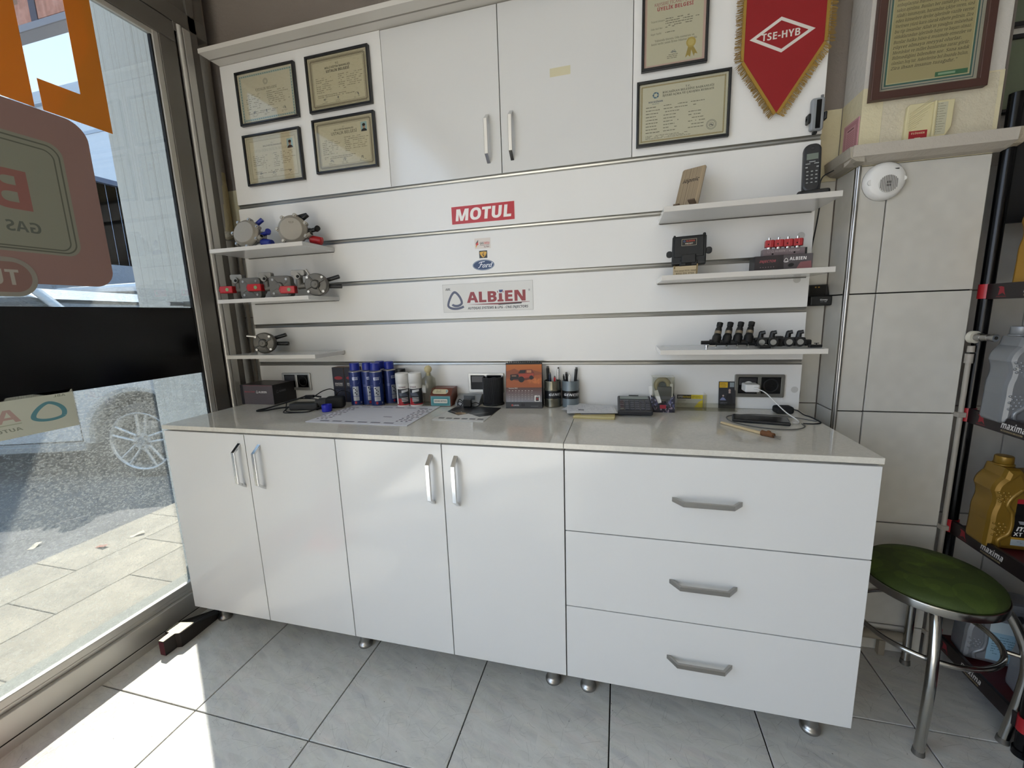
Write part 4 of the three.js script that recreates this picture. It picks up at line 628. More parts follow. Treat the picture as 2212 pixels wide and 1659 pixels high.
{ // desk calendar
  const c = thing('desk_calendar', 'spiral desk calendar with orange desert truck picture', 'calendar', [1.346, W0, 0.074], 0.09), H = 0.186, Wd = 0.150, lean = -0.2;
  const face = new THREE.Group(); face.name = 'front_board'; face.rotation.x = lean; face.position.set(0, 0, 0.012); c.add(face);
  part('board', span(-Wd / 2, Wd / 2, 0, H, -0.002, 0), std(0x2a2a2c, 0.5), face);
  part('page', uvFit(span(-Wd / 2 + 0.002, Wd / 2 - 0.002, 0.026, H - 0.003, 0.0002, 0.0012).toNonIndexed()), printed(tex(768, 832, (x, w, h) => {
    let g = x.createLinearGradient(0, 0, 0, h); g.addColorStop(0, '#b96a2c'); g.addColorStop(0.3, '#a6562a'); g.addColorStop(0.55, '#6e3a26'); g.addColorStop(0.62, '#5a3a33'); g.addColorStop(1, '#8d8d92'); x.fillStyle = g; x.fillRect(0, 0, w, h);
    x.fillStyle = '#8a4a2c'; x.beginPath(); x.moveTo(0, 170); x.lineTo(180, 110); x.lineTo(330, 190); x.lineTo(600, 150); x.lineTo(w, 200); x.lineTo(w, 300); x.lineTo(0, 300); x.fill(); x.fillStyle = '#a4562b'; x.beginPath(); x.moveTo(0, 330); x.quadraticCurveTo(380, 300, w, 240); x.lineTo(w, 520); x.lineTo(0, 520); x.fill();
    seed = 8; for (let i = 0; i < 160; i++) { x.fillStyle = `rgba(210,120,60,${rnd() * 0.25})`; x.beginPath(); x.arc(470 + rnd() * 290, 320 + rnd() * 110, 6 + rnd() * 22, 0, 7); x.fill(); }
    x.fillStyle = '#6d2f22'; x.beginPath(); x.moveTo(90, 240); x.lineTo(250, 215); x.lineTo(300, 138); x.lineTo(560, 130); x.lineTo(610, 215); x.lineTo(600, 330); x.lineTo(330, 380); x.lineTo(90, 350); x.closePath(); x.fill(); x.fillStyle = '#a5412c'; x.beginPath(); x.moveTo(250, 225); x.lineTo(420, 220); x.lineTo(600, 215); x.lineTo(595, 290); x.lineTo(370, 320); x.lineTo(290, 290); x.fill(); x.fillStyle = '#1f1a1a'; x.beginPath(); x.moveTo(265, 212); x.lineTo(310, 146); x.lineTo(425, 142); x.lineTo(410, 208); x.fill(); x.fillStyle = '#b77852'; x.fillRect(445, 146, 100, 56); x.fillStyle = '#191516'; x.fillRect(90, 240, 180, 100); for (const [a, b, r] of [[330, 345, 64], [545, 305, 44], [120, 330, 40]]) { x.beginPath(); x.arc(a, b, r, 0, 7); x.fill(); } x.fillStyle = '#c98f6c'; x.fillRect(120, 262, 100, 14);
    x.fillStyle = '#d9d2c6'; x.font = 'bold 30px sans-serif'; x.fillText('Temmuz 2024', 50, 545); x.font = '22px sans-serif'; for (let r = 0; r < 6; r++) for (let k = 0; k < 8; k++) { const q = r === 0 ? '' : r * 7 + k - 8; if (r === 0) { x.fillRect(56 + k * 70, 586, 26, 10); } else if (q > 0 && q < 32) x.fillText(String(q), 56 + k * 70, 590 + r * 46); }
    x.fillStyle = '#dedad2'; x.beginPath(); x.roundRect(612, 690, 116, 132, 18); x.fill(); x.fillStyle = '#3a3032'; x.beginPath(); x.roundRect(640, 726, 66, 84, 10); x.fill(); x.strokeStyle = '#3a3032'; x.lineWidth = 9; x.beginPath(); x.arc(684, 726, 24, PI, 0.4); x.stroke(); x.fillStyle = '#a3242c'; x.fillRect(654, 752, 38, 26);
  }), 0.5), face);
  part('foot_band', uvFit(span(-Wd / 2 + 0.001, Wd / 2 - 0.001, 0.001, 0.0255, 0.0002, 0.0014).toNonIndexed()), printed(tex(768, 130, (x, w, h) => { x.fillStyle = '#323234'; x.fillRect(0, 0, w, h); x.fillStyle = '#c9504a'; x.fillRect(120, 50, 30, 36); squash(x, 'LUKOIL', 156, 84, 130, 'bold 40px sans-serif', '#d3cfcb'); x.fillStyle = '#1b1b1c'; x.fillRect(330, 30, 76, 60); x.fillStyle = '#7a7a7a'; x.fillRect(530, 84, 160, 8); }), 0.5), face);
  part('spiral', Array.from({ length: 18 }, (_, k) => new THREE.TorusGeometry(0.0055, 0.0009, 6, 14).rotateY(PI / 2).translate(-0.064 + k * 0.00755, H + 0.001, -0.004)), M.black, face);
  part('back_board', span(-Wd / 2, Wd / 2, 0, 0.185, -0.0015, 0).rotateX(0.2).translate(0, 0, -0.058), std(0x2a2a2c, 0.5), c);
  part('base_board', span(-Wd / 2, Wd / 2, 0, 0.0015, -0.058, 0.012), std(0x2a2a2c, 0.5), c);
}
{ // barrel pen cups
  const lab = tex(1024, 256, (c, w, h) => { c.fillStyle = '#0f1011'; c.fillRect(0, 0, w, h); for (const x of [40, 560]) { c.save(); c.transform(1, 0, -0.22, 1, 40, 0); squash(c, 'GENESIS', x, 158, 360, 'bold 110px sans-serif', '#dfe0e0'); c.restore(); c.fillStyle = '#8a8c8c'; c.fillRect(x + 220, 178, 130, 12); } });
  function barrel(label, x, z, turn, mat) {
    const b = thing('barrel_cup', label, 'pen cup', [x, W0, z], turn), r = 0.0335, H = 0.108;
    part('drum', lathe([[0, 0.0], [r - 0.001, 0], [r + 0.0012, 0.002], [r, 0.004], [r, 0.031], [r + 0.0018, 0.0335], [r, 0.036], [r, 0.069], [r + 0.0018, 0.0715], [r, 0.074], [r, H - 0.003], [r + 0.0012, H - 0.001], [r - 0.001, H], [r - 0.0025, H - 0.002], [r - 0.0025, 0.004], [0, 0.004]], 44), mat, b);
    part('label_band', new THREE.CylinderGeometry(r + 0.0006, r + 0.0006, 0.032, 44, 1, true).translate(0, 0.0525, 0), printed(lab, 0.3), b); return b;
  }
  barrel('bronze grey barrel-shaped pen cup beside the calendar', 1.457, 0.029, -0.65, std(0x7d7a6c, 0.22, { metalness: 0.8 }));
  barrel('blue grey barrel-shaped pen cup right of the bronze one', 1.530, 0.026, -1.1, std(0x7b858a, 0.3, { metalness: 0.3 }));
  const pens = [[1.442, 0.02, 1.434, 0.008, 0.155, 'black marker', M.black, 'thick black marker leaning left in the bronze cup', 0.006], [1.452, 0.035, 1.449, 0.044, 0.135, 'dark pen', std(0x20283c, 0.3), 'dark blue pen near the front of the bronze cup', 0.005], [1.474, 0.025, 1.48, 0.02, 0.153, 'silver pen', M.chrome, 'silver pen standing at the right of the bronze cup', 0.0042], [1.464, 0.04, 1.469, 0.046, 0.122, 'white pen', M.red, 'short red pen tip in the bronze cup', 0.004],
    [1.520, 0.02, 1.512, 0.014, 0.133, 'black pen', M.black, 'short black pen at the left of the grey cup', 0.005], [1.527, 0.042, 1.529, 0.048, 0.128, 'white pen', M.white, 'white pen at the front of the grey cup', 0.0046], [1.540, 0.028, 1.553, 0.018, 0.152, 'black marker', M.black, 'black marker leaning right in the grey cup', 0.006], [1.51, 0.032, 1.503, 0.03, 0.126, 'clip pen', M.blackGloss, 'black clip pen beside the short pen in the grey cup', 0.004]];
  for (const [x0, z0, x1, z1, h, , m, l, r] of pens) { const p = thing('pen', l, 'pen', [x0, W0 + 0.005, z0]), e = [x1 - x0, h - 0.005, z1 - z0]; part('barrel', rodTo([0, 0, 0], e, r, 12), m, p); part('cap_end', rodTo(e, [e[0] * 1.05, e[1] * 1.05, e[2] * 1.05], r * 0.75, 12), m === M.white ? M.chrome : M.castDark, p); }
}
{ // cables and adapters at the left
  const p = thing('power_brick', 'black laptop power brick lying among coiled cables', 'adapter', [0.40, W0, 0.205], 0.24);
  part('brick', box(0.125, 0.03, 0.052, 0, 0.0152, 0, 0.006), M.black, p); part('end_plug', box(0.03, 0.02, 0.03, 0.076, 0.014, 0, 0.005), M.rubber, p);
  const q = thing('plug_adapter', 'chunky black plug adapter beside the blue cap', 'adapter', [0.508, W0, 0.165], 0.35);
  part('body', box(0.078, 0.05, 0.05, 0.01, 0.0255, 0, 0.012), M.blackMatt, q); part('round_plug', [cylX(0.023, 0.03, -0.04, 0.0245, 0.004), cylX(0.019, 0.02, -0.06, 0.0245, 0.004)], std(0x2c2b29, 0.6), q);
  const cab = (name, label, pts, r) => { const m = new THREE.Mesh(tube(pts, r, 120, 8), M.rubber); m.name = numbered(name); m.userData = { label, category: 'cable' }; scene.add(m); };
  const y = W0 + 0.0037;
  cab('thick_cable', 'thick black mains cable looping out towards the left', [[0.345, y + 0.008, 0.215], [0.29, y + 0.006, 0.235], [0.235, y, 0.262], [0.207, y, 0.275], [0.20, y, 0.262], [0.225, y + 0.004, 0.238], [0.275, y + 0.018, 0.21], [0.33, y + 0.034, 0.175], [0.375, y + 0.045, 0.15], [0.42, y + 0.036, 0.13]], 0.0036);
  cab('coiled_cable', 'thin black cable coiled in front of the power brick', [[0.465, y + 0.01, 0.19], [0.45, y - 0.001, 0.25], [0.40, y - 0.0015, 0.268], [0.352, y - 0.0015, 0.265], [0.325, y, 0.24], [0.30, y + 0.01, 0.21], [0.29, y + 0.024, 0.19], [0.315, y + 0.032, 0.17], [0.36, y + 0.034, 0.16], [0.41, y + 0.03, 0.15], [0.455, y + 0.02, 0.15]], 0.0022);
  cab('lower_cable', 'thin black cable running flat below the coil', [[0.345, y + 0.02, 0.225], [0.335, y - 0.0015, 0.262], [0.36, y - 0.0015, 0.285], [0.405, y - 0.0015, 0.28], [0.455, y - 0.0015, 0.255], [0.48, y + 0.01, 0.2]], 0.0022);
  cab('arched_cable', 'thin black cable arching up from the brick to the adapter', [[0.40, y + 0.045, 0.14], [0.425, y + 0.062, 0.12], [0.455, y + 0.068, 0.105], [0.485, y + 0.05, 0.105], [0.492, y + 0.035, 0.13]], 0.0022);
  cab('back_cable', 'thin black cable arching behind the plug adapter', [[0.495, y + 0.042, 0.14], [0.515, y + 0.062, 0.115], [0.545, y + 0.052, 0.10], [0.562, y + 0.03, 0.098], [0.57, y, 0.11]], 0.0018);
  const s = thing('cable_joint', 'small black cable connector lying on top of the coil', 'connector', [0.375, W0 + 0.045, 0.15], 0.3); part('body', box(0.04, 0.013, 0.016, 0, 0, 0, 0.003), M.rubber, s);
  const b = thing('bottle_cap', 'loose bright blue plastic cap standing before the adapter', 'cap', [0.5245, W0, 0.229]); part('cap', lathe([[0.0165, 0.0005], [0.0195, 0], [0.0205, 0.003], [0.0205, 0.029], [0.019, 0.029], [0.018, 0.004], [0, 0.004]], 36), std(0x1b23b4, 0.3), b); part('inner_ring', lathe([[0.008, 0.004], [0.0095, 0.02], [0.008, 0.02]], 24), std(0x141a80, 0.4), b);
}
// papers
{
  const o = thing('desk_pad', 'large white paper desk pad printed with tables', 'desk pad', [0, 0, 0]);
  const quad = [[0.5655, 0.4045], [0.9955, 0.4065], [0.984, 0.0985], [0.581, 0.1205]], g = ext(poly(quad.map((q) => [q[0], -q[1]])), 0.003, 0.0003); uvFit(g); g.rotateX(-PI / 2).translate(0, W0, 0);
  part('sheets', g, printed(tex(1024, 740, (c, w, h) => {
    c.fillStyle = '#d2d1d6'; c.fillRect(0, 0, w, h); squash(c, 'AJANDA PLAN', 110, 60, 260, 'bold 40px sans-serif', '#7c2b3c'); c.fillStyle = '#5a5a68'; for (let i = 0; i < 6; i++) { c.fillRect(170 + i * 130, 104, 96, 18); c.fillRect(120 + i * 130, 672, 96, 26); }
    for (const x of [30, 850]) for (let r = 0; r < 5; r++) for (let k = 0; k < 3; k++) { c.fillStyle = '#4a4a56'; c.fillRect(x + k * 46 + (r % 2) * 18, 140 + r * 104, 36, 18); c.fillRect(x + k * 46, 190 + r * 104, 20, 24); c.fillStyle = 'rgba(160,60,80,.4)'; c.fillRect(x + k * 46, 166 + r * 104, 34, 5); }
    c.fillStyle = '#555563'; c.fillRect(640, 470, 90, 16); seed = 4; for (let i = 0; i < 40; i++) { c.fillStyle = 'rgba(150,150,165,.4)'; c.fillRect(120 + rnd() * 760, 140 + rnd() * 500, 60, 2); }
  }), 0.6), o);
  const b = thing('brochure', 'glossy parts brochure lying under the small adapter', 'brochure', [0, 0, 0]);
  const q2 = [[1.046, 0.3155], [1.2505, 0.318], [1.252, 0.0945], [1.056, 0.072]], g2 = ext(poly(q2.map((q) => [q[0], -q[1]])), 0.0025, 0.0003); uvFit(g2); g2.rotateX(-PI / 2).translate(0, W0, 0);
  part('sheets', g2, printed(tex(640, 760, (c, w, h) => { c.fillStyle = '#cfccc6'; c.fillRect(0, 0, w, h); c.fillStyle = '#2b2a29'; c.fillRect(0, 0, w, 330); c.beginPath(); c.moveTo(0, 330); c.lineTo(240, 520); c.lineTo(330, 420); c.lineTo(520, 560); c.lineTo(w, 470); c.lineTo(w, 300); c.lineTo(0, 300); c.fill(); c.strokeStyle = '#cfccc6'; c.lineWidth = 9; c.beginPath(); c.moveTo(60, 320); c.lineTo(330, 500); c.lineTo(560, 330); c.moveTo(330, 500); c.lineTo(200, 330); c.stroke(); c.fillStyle = '#8c6a3c'; c.beginPath(); c.ellipse(230, 420, 70, 60, 0.4, 0, 7); c.fill(); c.fillStyle = '#c9b48a'; c.fillRect(240, 400, 60, 30); c.fillStyle = '#3a3632'; for (let i = 0; i < 6; i++) { c.beginPath(); c.roundRect(50 + i * 96, 640, 74, 46, 12); c.fill(); } }), 0.3), b);
  const sm = thing('small_adapter', 'small black cube charger with its short cable on the brochure', 'adapter', [1.105, W0 + 0.003, 0.088], 0.2); part('cube', box(0.036, 0.03, 0.03, 0, 0.0155, 0, 0.004), M.black, sm); part('cable', tube([[0.018, 0.012, 0], [0.035, 0.016, 0.0], [0.05, 0.008, 0.005], [0.04, 0.003, 0.02], [0.02, 0.0025, 0.03]], 0.0018, 40, 8), M.rubber, sm); part('cable_coil', tube([[-0.02, 0.02, 0], [-0.034, 0.03, -0.006], [-0.042, 0.014, 0], [-0.03, 0.004, 0.006], [-0.02, 0.016, 0.01], [-0.036, 0.022, 0.006], [-0.044, 0.004, -0.004]], 0.0018, 60, 8), M.rubber, sm);
  const gh = thing('grey_holder', 'low grey sloping plastic holder behind the small adapter', 'holder', [1.092, W0, 0.035], 0); part('shell', ext(poly([[-0.03, 0], [0.03, 0], [0.026, 0.012], [-0.016, 0.042], [-0.03, 0.042]]), 0.11, 0.002).rotateY(-PI / 2).translate(0.055, 0, 0), std(0x8d8f90, 0.4), gh); part('window', box(0.05, 0.026, 0.002, 0.006, 0.028, 0.01, 0.0005).rotateX(0), std(0x4c4f52, 0.3), gh);
}
{ // heap of receipts on a yellow pad
  const y = thing('yellow_pad', 'thin stack of yellowed envelopes below the receipts', 'papers', [1.635, W0, 0.150], -0.02); part('stack', [box(0.146, 0.004, 0.15, 0, 0.002, 0, 0.0005), box(0.142, 0.004, 0.15, 0.001, 0.0062, 0.001, 0.0005).rotateY(0.03)], std(0xc2b27c, 0.7), y); part('fold', cylX(0.003, 0.144, 0, 0.007, 0.0745), std(0xcdbf8d, 0.7), y);
  const rec = (s) => printed(tex(512, 384, (c, w, h) => { seed = s; c.fillStyle = '#d3d3d4'; c.fillRect(0, 0, w, h); squash(c, 'FATURA', 160, 60, 150, 'bold 36px sans-serif', '#9a9aa2'); lines(c, 30, 90, 200, 8, 30, '#a2a2aa'); lines(c, 260, 90, 220, 9, 28, '#b0b0b6'); c.fillStyle = '#55555c'; c.fillRect(120, 220, 60, 40); c.strokeStyle = '#9c9ca4'; c.lineWidth = 2; c.strokeRect(20, 80, w - 40, h - 100); }), 0.75);
  const sheets = [[1.655, 0.118, 0.25, 0.0135, 0.17, 0.13], [1.61, 0.10, -0.3, 0.0155, 0.18, 0.13], [1.618, 0.125, 0.12, 0.0175, 0.18, 0.135]];
  sheets.forEach(([x, z, a, yy, w, d], i) => { const t = thing('receipt', ['right-hand white receipt sheet in the heap', 'lower left white receipt sheet in the heap', 'topmost white receipt sheet in the heap beside the calculator'][i], 'paper', [x, W0 + yy - 0.004, z], a); const g = new THREE.PlaneGeometry(w, d, 10, 8), p = g.attributes.position; for (let k = 0; k < p.count; k++) p.setZ(k, 0.002 * Math.sin(p.getX(k) * 30 + i * 2) * Math.cos(p.getY(k) * 22)); g.computeVertexNormals(); part('sheet', g.rotateX(-PI / 2), rec(40 + i), t); });
}
{ // calculator
  const c = thing('calculator', 'dark desk calculator tilted up at the back', 'calculator', [1.777, W0, 0.108], 0.02), t = new THREE.Group(); t.name = 'tilted_body'; t.rotation.x = 0.2; t.position.set(0, 0.004, 0.066); c.add(t);
  part('shell', box(0.122, 0.02, 0.142, 0, 0.01, -0.07, 0.006), std(0x2c2c30, 0.4), t);
  part('display', box(0.104, 0.002, 0.026, 0, 0.0206, -0.118, 0.0008), std(0x7e857f, 0.2), t); part('solar_strip', box(0.036, 0.0015, 0.008, 0, 0.0206, -0.139, 0.0005), M.blackGloss, t);
  for (let r = 0; r < 5; r++) for (let k = 0; k < 6; k++) part('key', box(0.0138, 0.0045, 0.0118, -0.0455 + k * 0.0182, 0.0218, -0.012 - r * 0.0172, 0.002), k === 0 && r === 0 ? M.castDark : std(k === 0 ? 0x4a3a3c : 0x4c4c52, 0.45), t);
  part('stand', box(0.1, 0.026, 0.012, 0, 0.013, -0.06, 0.003), M.black, c);
}
{ // tape dispenser in a clear box
  const d = thing('tape_dispenser', 'clear plastic case with tape roll, clips and pictured base', 'dispenser', [1.879, W0, 0.066], 0), w = 0.078, h = 0.132;
  part('clear_case', [span(-w / 2, w / 2, 0.03, h, -0.027, -0.0255), span(-w / 2, -w / 2 + 0.0015, 0.03, h, -0.0255, 0.024), span(w / 2 - 0.0015, w / 2, 0.03, h, -0.0255, 0.024), span(-w / 2, w / 2, h - 0.0015, h, -0.0255, 0.024), span(-w / 2 + 0.0015, w / 2 - 0.0015, 0.06, h - 0.0015, 0.0225, 0.024)], M.clear, d);
  part('base_tray', uvm(ext(poly([[-w / 2 - 0.003, 0], [w / 2 + 0.003, 0], [w / 2 + 0.003, 0.062], [w / 2 - 0.012, 0.052], [0.015, 0.03], [-0.015, 0.03], [-w / 2 + 0.012, 0.052], [-w / 2 - 0.003, 0.062]]), 0.06, 0.001).translate(0, 0, -0.03), 14), printed(wrap(tex(256, 256, (c, W, H) => { seed = 19; c.fillStyle = '#2c2b38'; c.fillRect(0, 0, W, H); for (let i = 0; i < 60; i++) { c.fillStyle = ['#7d8096', '#4d4f70', '#191921', '#8e7f8c'][i % 4]; c.beginPath(); c.ellipse(rnd() * W, rnd() * H, 8 + rnd() * 24, 4 + rnd() * 12, rnd() * 3, 0, 7); c.fill(); } }), 1), 0.35), d);
  part('tape_roll', [new THREE.TorusGeometry(0.022, 0.009, 12, 32).scale(1, 1, 0.9).translate(-0.001, 0.098, 0)], phys(0xc6b98e, 0.2, { transmission: 0.5, thickness: 0 }), d); part('reel', cylZ(0.012, 0.018, -0.001, 0.098, 0), std(0x27312c, 0.4), d);
  part('inner_block', [box(0.05, 0.05, 0.03, 0.006, 0.07, 0.0, 0.003)], std(0x4e5050, 0.35), d); each('paper_slip', [box(0.012, 0.06, 0.002, -0.03, 0.07, 0.008).rotateZ(0.15), box(0.014, 0.05, 0.002, 0.0, 0.06, 0.018).rotateZ(0.3), box(0.01, 0.05, 0.002, 0.03, 0.08, 0.01)], M.white, d); part('red_clip', box(0.022, 0.014, 0.004, 0.0, 0.022, 0.0315, 0.001), std(0x9c2a38, 0.4), d);
}
{ // acrylic card stand and cards
  const a = thing('card_stand', 'clear acrylic business card stand in front of the socket', 'card stand', [2.035, W0, 0.0]);
  part('acrylic', [span(-0.105, 0.0, 0, 0.0025, -0.01, 0.055), span(-0.105, 0.0, 0, 0.058, -0.018, -0.0155), span(-0.105, 0.0, 0.0, 0.022, 0.022, 0.0245), span(0.0, 0.105, 0, 0.0025, -0.01, 0.058), span(0.0, 0.105, 0, 0.06, -0.021, -0.0185), span(0.0, 0.105, 0, 0.024, 0.0255, 0.028), span(-0.002, 0.002, 0, 0.06, -0.018, 0.05)].map((g) => g), M.clear, a);
  const card = (label, w, h, pos, tilt, draw) => { const t = thing('business_card', label, 'card', pos); const g = uvFit(span(-w / 2, w / 2, 0, h, -0.0018, 0).toNonIndexed()).rotateX(tilt); part('card', g, printed(tex(512, Math.round(512 * h / w), draw), 0.5), t); };
  card('wide yellow and black business card in the acrylic stand', 0.092, 0.048, [1.985, W0 + 0.003, 0.010], -0.08, (c, w, h) => { c.fillStyle = '#a8a698'; c.fillRect(0, 0, w, h); c.fillStyle = '#161613'; c.fillRect(0, 0, 280, 84); c.fillStyle = '#c9b51f'; c.fillRect(280, 0, w - 280, 84); squash(c, 'OTO', 16, 62, 100, 'bold 58px sans-serif', '#d8d4c2'); squash(c, 'birinci', 118, 62, 150, 'bold 58px sans-serif', '#d2b91e'); lines(c, 300, 24, 180, 3, 18, '#4a441a'); c.fillStyle = '#c9b51f'; c.beginPath(); c.moveTo(w, 100); c.lineTo(w, h); c.lineTo(340, h); c.lineTo(430, 150); c.fill(); c.fillStyle = '#55534b'; c.fillRect(24, 110, 150, 10); lines(c, 24, 150, 240, 4, 24, '#7d7b70'); });
  card('tall dark business card with a yellow heading, right of the wide one', 0.058, 0.101, [2.1135, W0 + 0.003, 0.016], -0.1, (c, w, h) => { c.fillStyle = '#26262b'; c.fillRect(0, 0, w, h); c.fillStyle = '#d0a51e'; c.fillRect(20, 20, 250, 180); lines(c, 36, 60, 200, 4, 34, '#4a3c10'); c.fillStyle = '#8d979a'; c.fillRect(330, 30, 130, 150); c.fillStyle = '#151519'; c.beginPath(); c.moveTo(160, 720); c.quadraticCurveTo(250, 380, 330, 330); c.quadraticCurveTo(420, 380, 440, 720); c.fill(); c.fillStyle = '#b99f93'; c.beginPath(); c.ellipse(330, 290, 34, 46, 0, 0, 7); c.fill(); c.fillRect(300, 330, 60, 60); c.fillStyle = '#7d84a8'; c.beginPath(); c.moveTo(40, 620); c.quadraticCurveTo(130, 430, 230, 620); c.fill(); c.fillStyle = '#c0a79b'; c.beginPath(); c.ellipse(140, 470, 26, 30, 0, 0, 7); c.fill(); lines(c, 40, 700, 240, 3, 26, '#8a8a92'); });
}
{ // phone, stick and cables at the right
  const p = thing('smartphone', 'black smartphone lying face up on the right slab', 'phone', [2.176, W0, 0.187], -0.22);
  part('body', box(0.165, 0.011, 0.078, 0, 0.0056, 0, 0.0045), std(0x16171b, 0.35), p); part('screen', box(0.155, 0.0012, 0.07, 0, 0.0112, 0, 0.0005), M.blackGloss, p);
  const s = thing('wooden_stick', 'pale wooden stick with wire bristles bound at one end', 'stick', [2.048, W0 + 0.0045, 0.236], 0);
  part('handle', rodTo([0, 0, 0], [0.092, 0.0, 0.122], 0.0042, 10, 0.005), std(0xc7b087, 0.7), s); const bd = part('binding', [rodTo([0.086, 0.002, 0.114], [0.108, 0.003, 0.144], 0.0085, 14, 0.007), sph(0.007, 0.1, 0.006, 0.126)], std(0x6d4628, 0.85), s);
  each('bristle', [0, 1, 2].map((k) => rodTo([0.104, 0.002, 0.139], [0.117 + k * 0.002, -0.001 + k * 0.003, 0.17 - k * 0.004], 0.0007, 6)), M.steel, s);
  const b = thing('black_adapter', 'small black power adapter by the right wall socket', 'adapter', [2.286, W0, 0.058], 0.05); part('body', box(0.058, 0.026, 0.045, 0, 0.0135, 0, 0.009), M.blackMatt, b);
  const cab = (name, label, pts, r, m) => { const k = new THREE.Mesh(tube(pts, r, 120, 8), m); k.name = numbered(name); k.userData = { label, category: 'cable' }; scene.add(k); };
  cab('adapter_cable', 'black cable trailing from the small adapter over the worktop edge', [[2.313, W0 + 0.014, 0.056], [2.328, W0 + 0.012, 0.066], [2.34, W0 + 0.003, 0.085], [2.349, W0 + 0.0025, 0.115], [2.352, W0 + 0.0025, 0.155], [2.348, W0 + 0.0025, 0.195], [2.325, W0 + 0.002, 0.207], [2.295, W0 + 0.002, 0.207]], 0.0021, M.rubber);
  cab('grey_cable', 'thin grey cable curving round the smartphone', [[2.345, W0 + 0.002, 0.175], [2.30, W0 + 0.002, 0.13], [2.23, W0 + 0.002, 0.105], [2.16, W0 + 0.002, 0.10], [2.09, W0 + 0.002, 0.135], [2.083, W0 + 0.002, 0.20], [2.12, W0 + 0.002, 0.25], [2.18, W0 + 0.002, 0.285], [2.25, W0 + 0.002, 0.28], [2.285, W0 + 0.002, 0.245], [2.29, W0 + 0.002, 0.21]], 0.0018, std(0x5d5c58, 0.5));
  cab('hanging_cable', 'thin black cable hanging down beside the right edge of the slat wall', [[2.362, 1.63, 0.02], [2.372, 1.56, -0.02], [2.372, 1.46, -0.05], [2.366, 1.36, -0.055], [2.364, 1.25, -0.05], [2.361, 1.12, -0.04], [2.362, 1.0, -0.03], [2.366, 0.95, -0.03], [2.358, 0.905, -0.02]], 0.0022, M.rubber);
}
// ---------------------------------------------------------------- gas parts and small things on the six shelves
const S1 = 1.6002, S2 = 1.3847, S3 = 1.1382, R1 = 1.6037, R2 = 1.3887, R3 = 1.1417;
M.coverGrey = std(0xa39c90, 0.55, { metalness: 0.3 });
const bolts = (r, n, z, s = 0.0042, a0 = 0.3) => Array.from({ length: n }, (_, k) => cylZ(s, 0.005, r * Math.cos(a0 + k * 2 * PI / n), r * Math.sin(a0 + k * 2 * PI / n), z, 6));
function bigRegulator(label, pos, turn, tilt, accent, coil) {
  const o = thing('gas_regulator', label, 'regulator', pos, turn), b = new THREE.Group(); b.name = 'assembly'; b.rotation.x = tilt; b.position.y = 0.068; o.add(b);
  part('cover', lathe([[0.0, 0.026], [0.044, 0.026], [0.0475, 0.0245], [0.0495, 0.020], [0.054, 0.016], [0.059, 0.012], [0.061, 0.008], [0.061, 0.001], [0, 0.001]], 56).rotateX(PI / 2), M.coverGrey, b);
  each('lug', Array.from({ length: 7 }, (_, k) => cylZ(0.0085, 0.02, 0.0605 * Math.cos(k * 0.8976 + 0.42), 0.0605 * Math.sin(k * 0.8976 + 0.42), 0.006)), M.coverGrey, b);
  each('bolt', bolts(0.061, 7, 0.0175, 0.0045, 0.42), M.steel, b);
  part('housing', [lathe([[0, -0.042], [0.03, -0.042], [0.042, -0.032], [0.056, -0.006], [0.061, -0.004], [0.061, 0.001], [0, 0.001]], 48).rotateX(PI / 2), box(0.05, 0.045, 0.03, 0.045, -0.01, -0.02, 0.006)], M.cast, b);
  each('hose_fitting', [rodTo([0.03, 0.045, -0.012], [0.06, 0.068, -0.012], 0.0095, 16), rodTo([0.052, -0.004, -0.01], [0.094, 0.004, -0.006], 0.0085, 16)], accent, b);
  part('elbow_cap', [rodTo([0.094, 0.004, -0.006], [0.104, 0.006, 0.006], 0.0115, 16)], accent, b);
  part('front_nozzle', [rodTo([0.06, -0.025, 0.004], [0.078, -0.018, 0.012], 0.0095, 18)], M.coverGrey, b); part('nozzle_hole', rodTo([0.0777, -0.0181, 0.0119], [0.0788, -0.0177, 0.0124], 0.0066, 18), M.gap, b);
  part('solenoid', [rodTo([0.066, -0.035, -0.012], [0.112, -0.046, -0.008], 0.0165, 20), box(0.02, 0.022, 0.022, 0.105, -0.045, -0.006, 0.004)], coil, b);
  return o;
}
bigRegulator('large grey disc regulator with blue hose ends, left on the upper left shelf', [0.1185, S1, 0.115], 0.12, -0.22, M.blue, M.blue);
{ const r = bigRegulator('large grey disc regulator with black hose ends and red coil', [0.3525, S1, 0.105], 0.35, -0.06, M.black, M.red);
  part('stamp', new THREE.PlaneGeometry(0.03, 0.012).translate(0.004, 0.026, 0.0264), printed(tex(256, 96, (c, w, h) => { c.fillStyle = '#a39c90'; c.fillRect(0, 0, w, h); squash(c, 'DZ-2S', 30, 56, 190, 'bold 60px sans-serif', '#4c4740'); c.fillStyle = '#6c665c'; c.fillRect(50, 70, 140, 10); }), 0.6), r.children[0]);
  part('tall_fitting', [rodTo([0.01, 0.058, -0.02], [0.05, 0.07, -0.024], 0.0085, 16)], M.black, r.children[0]); }
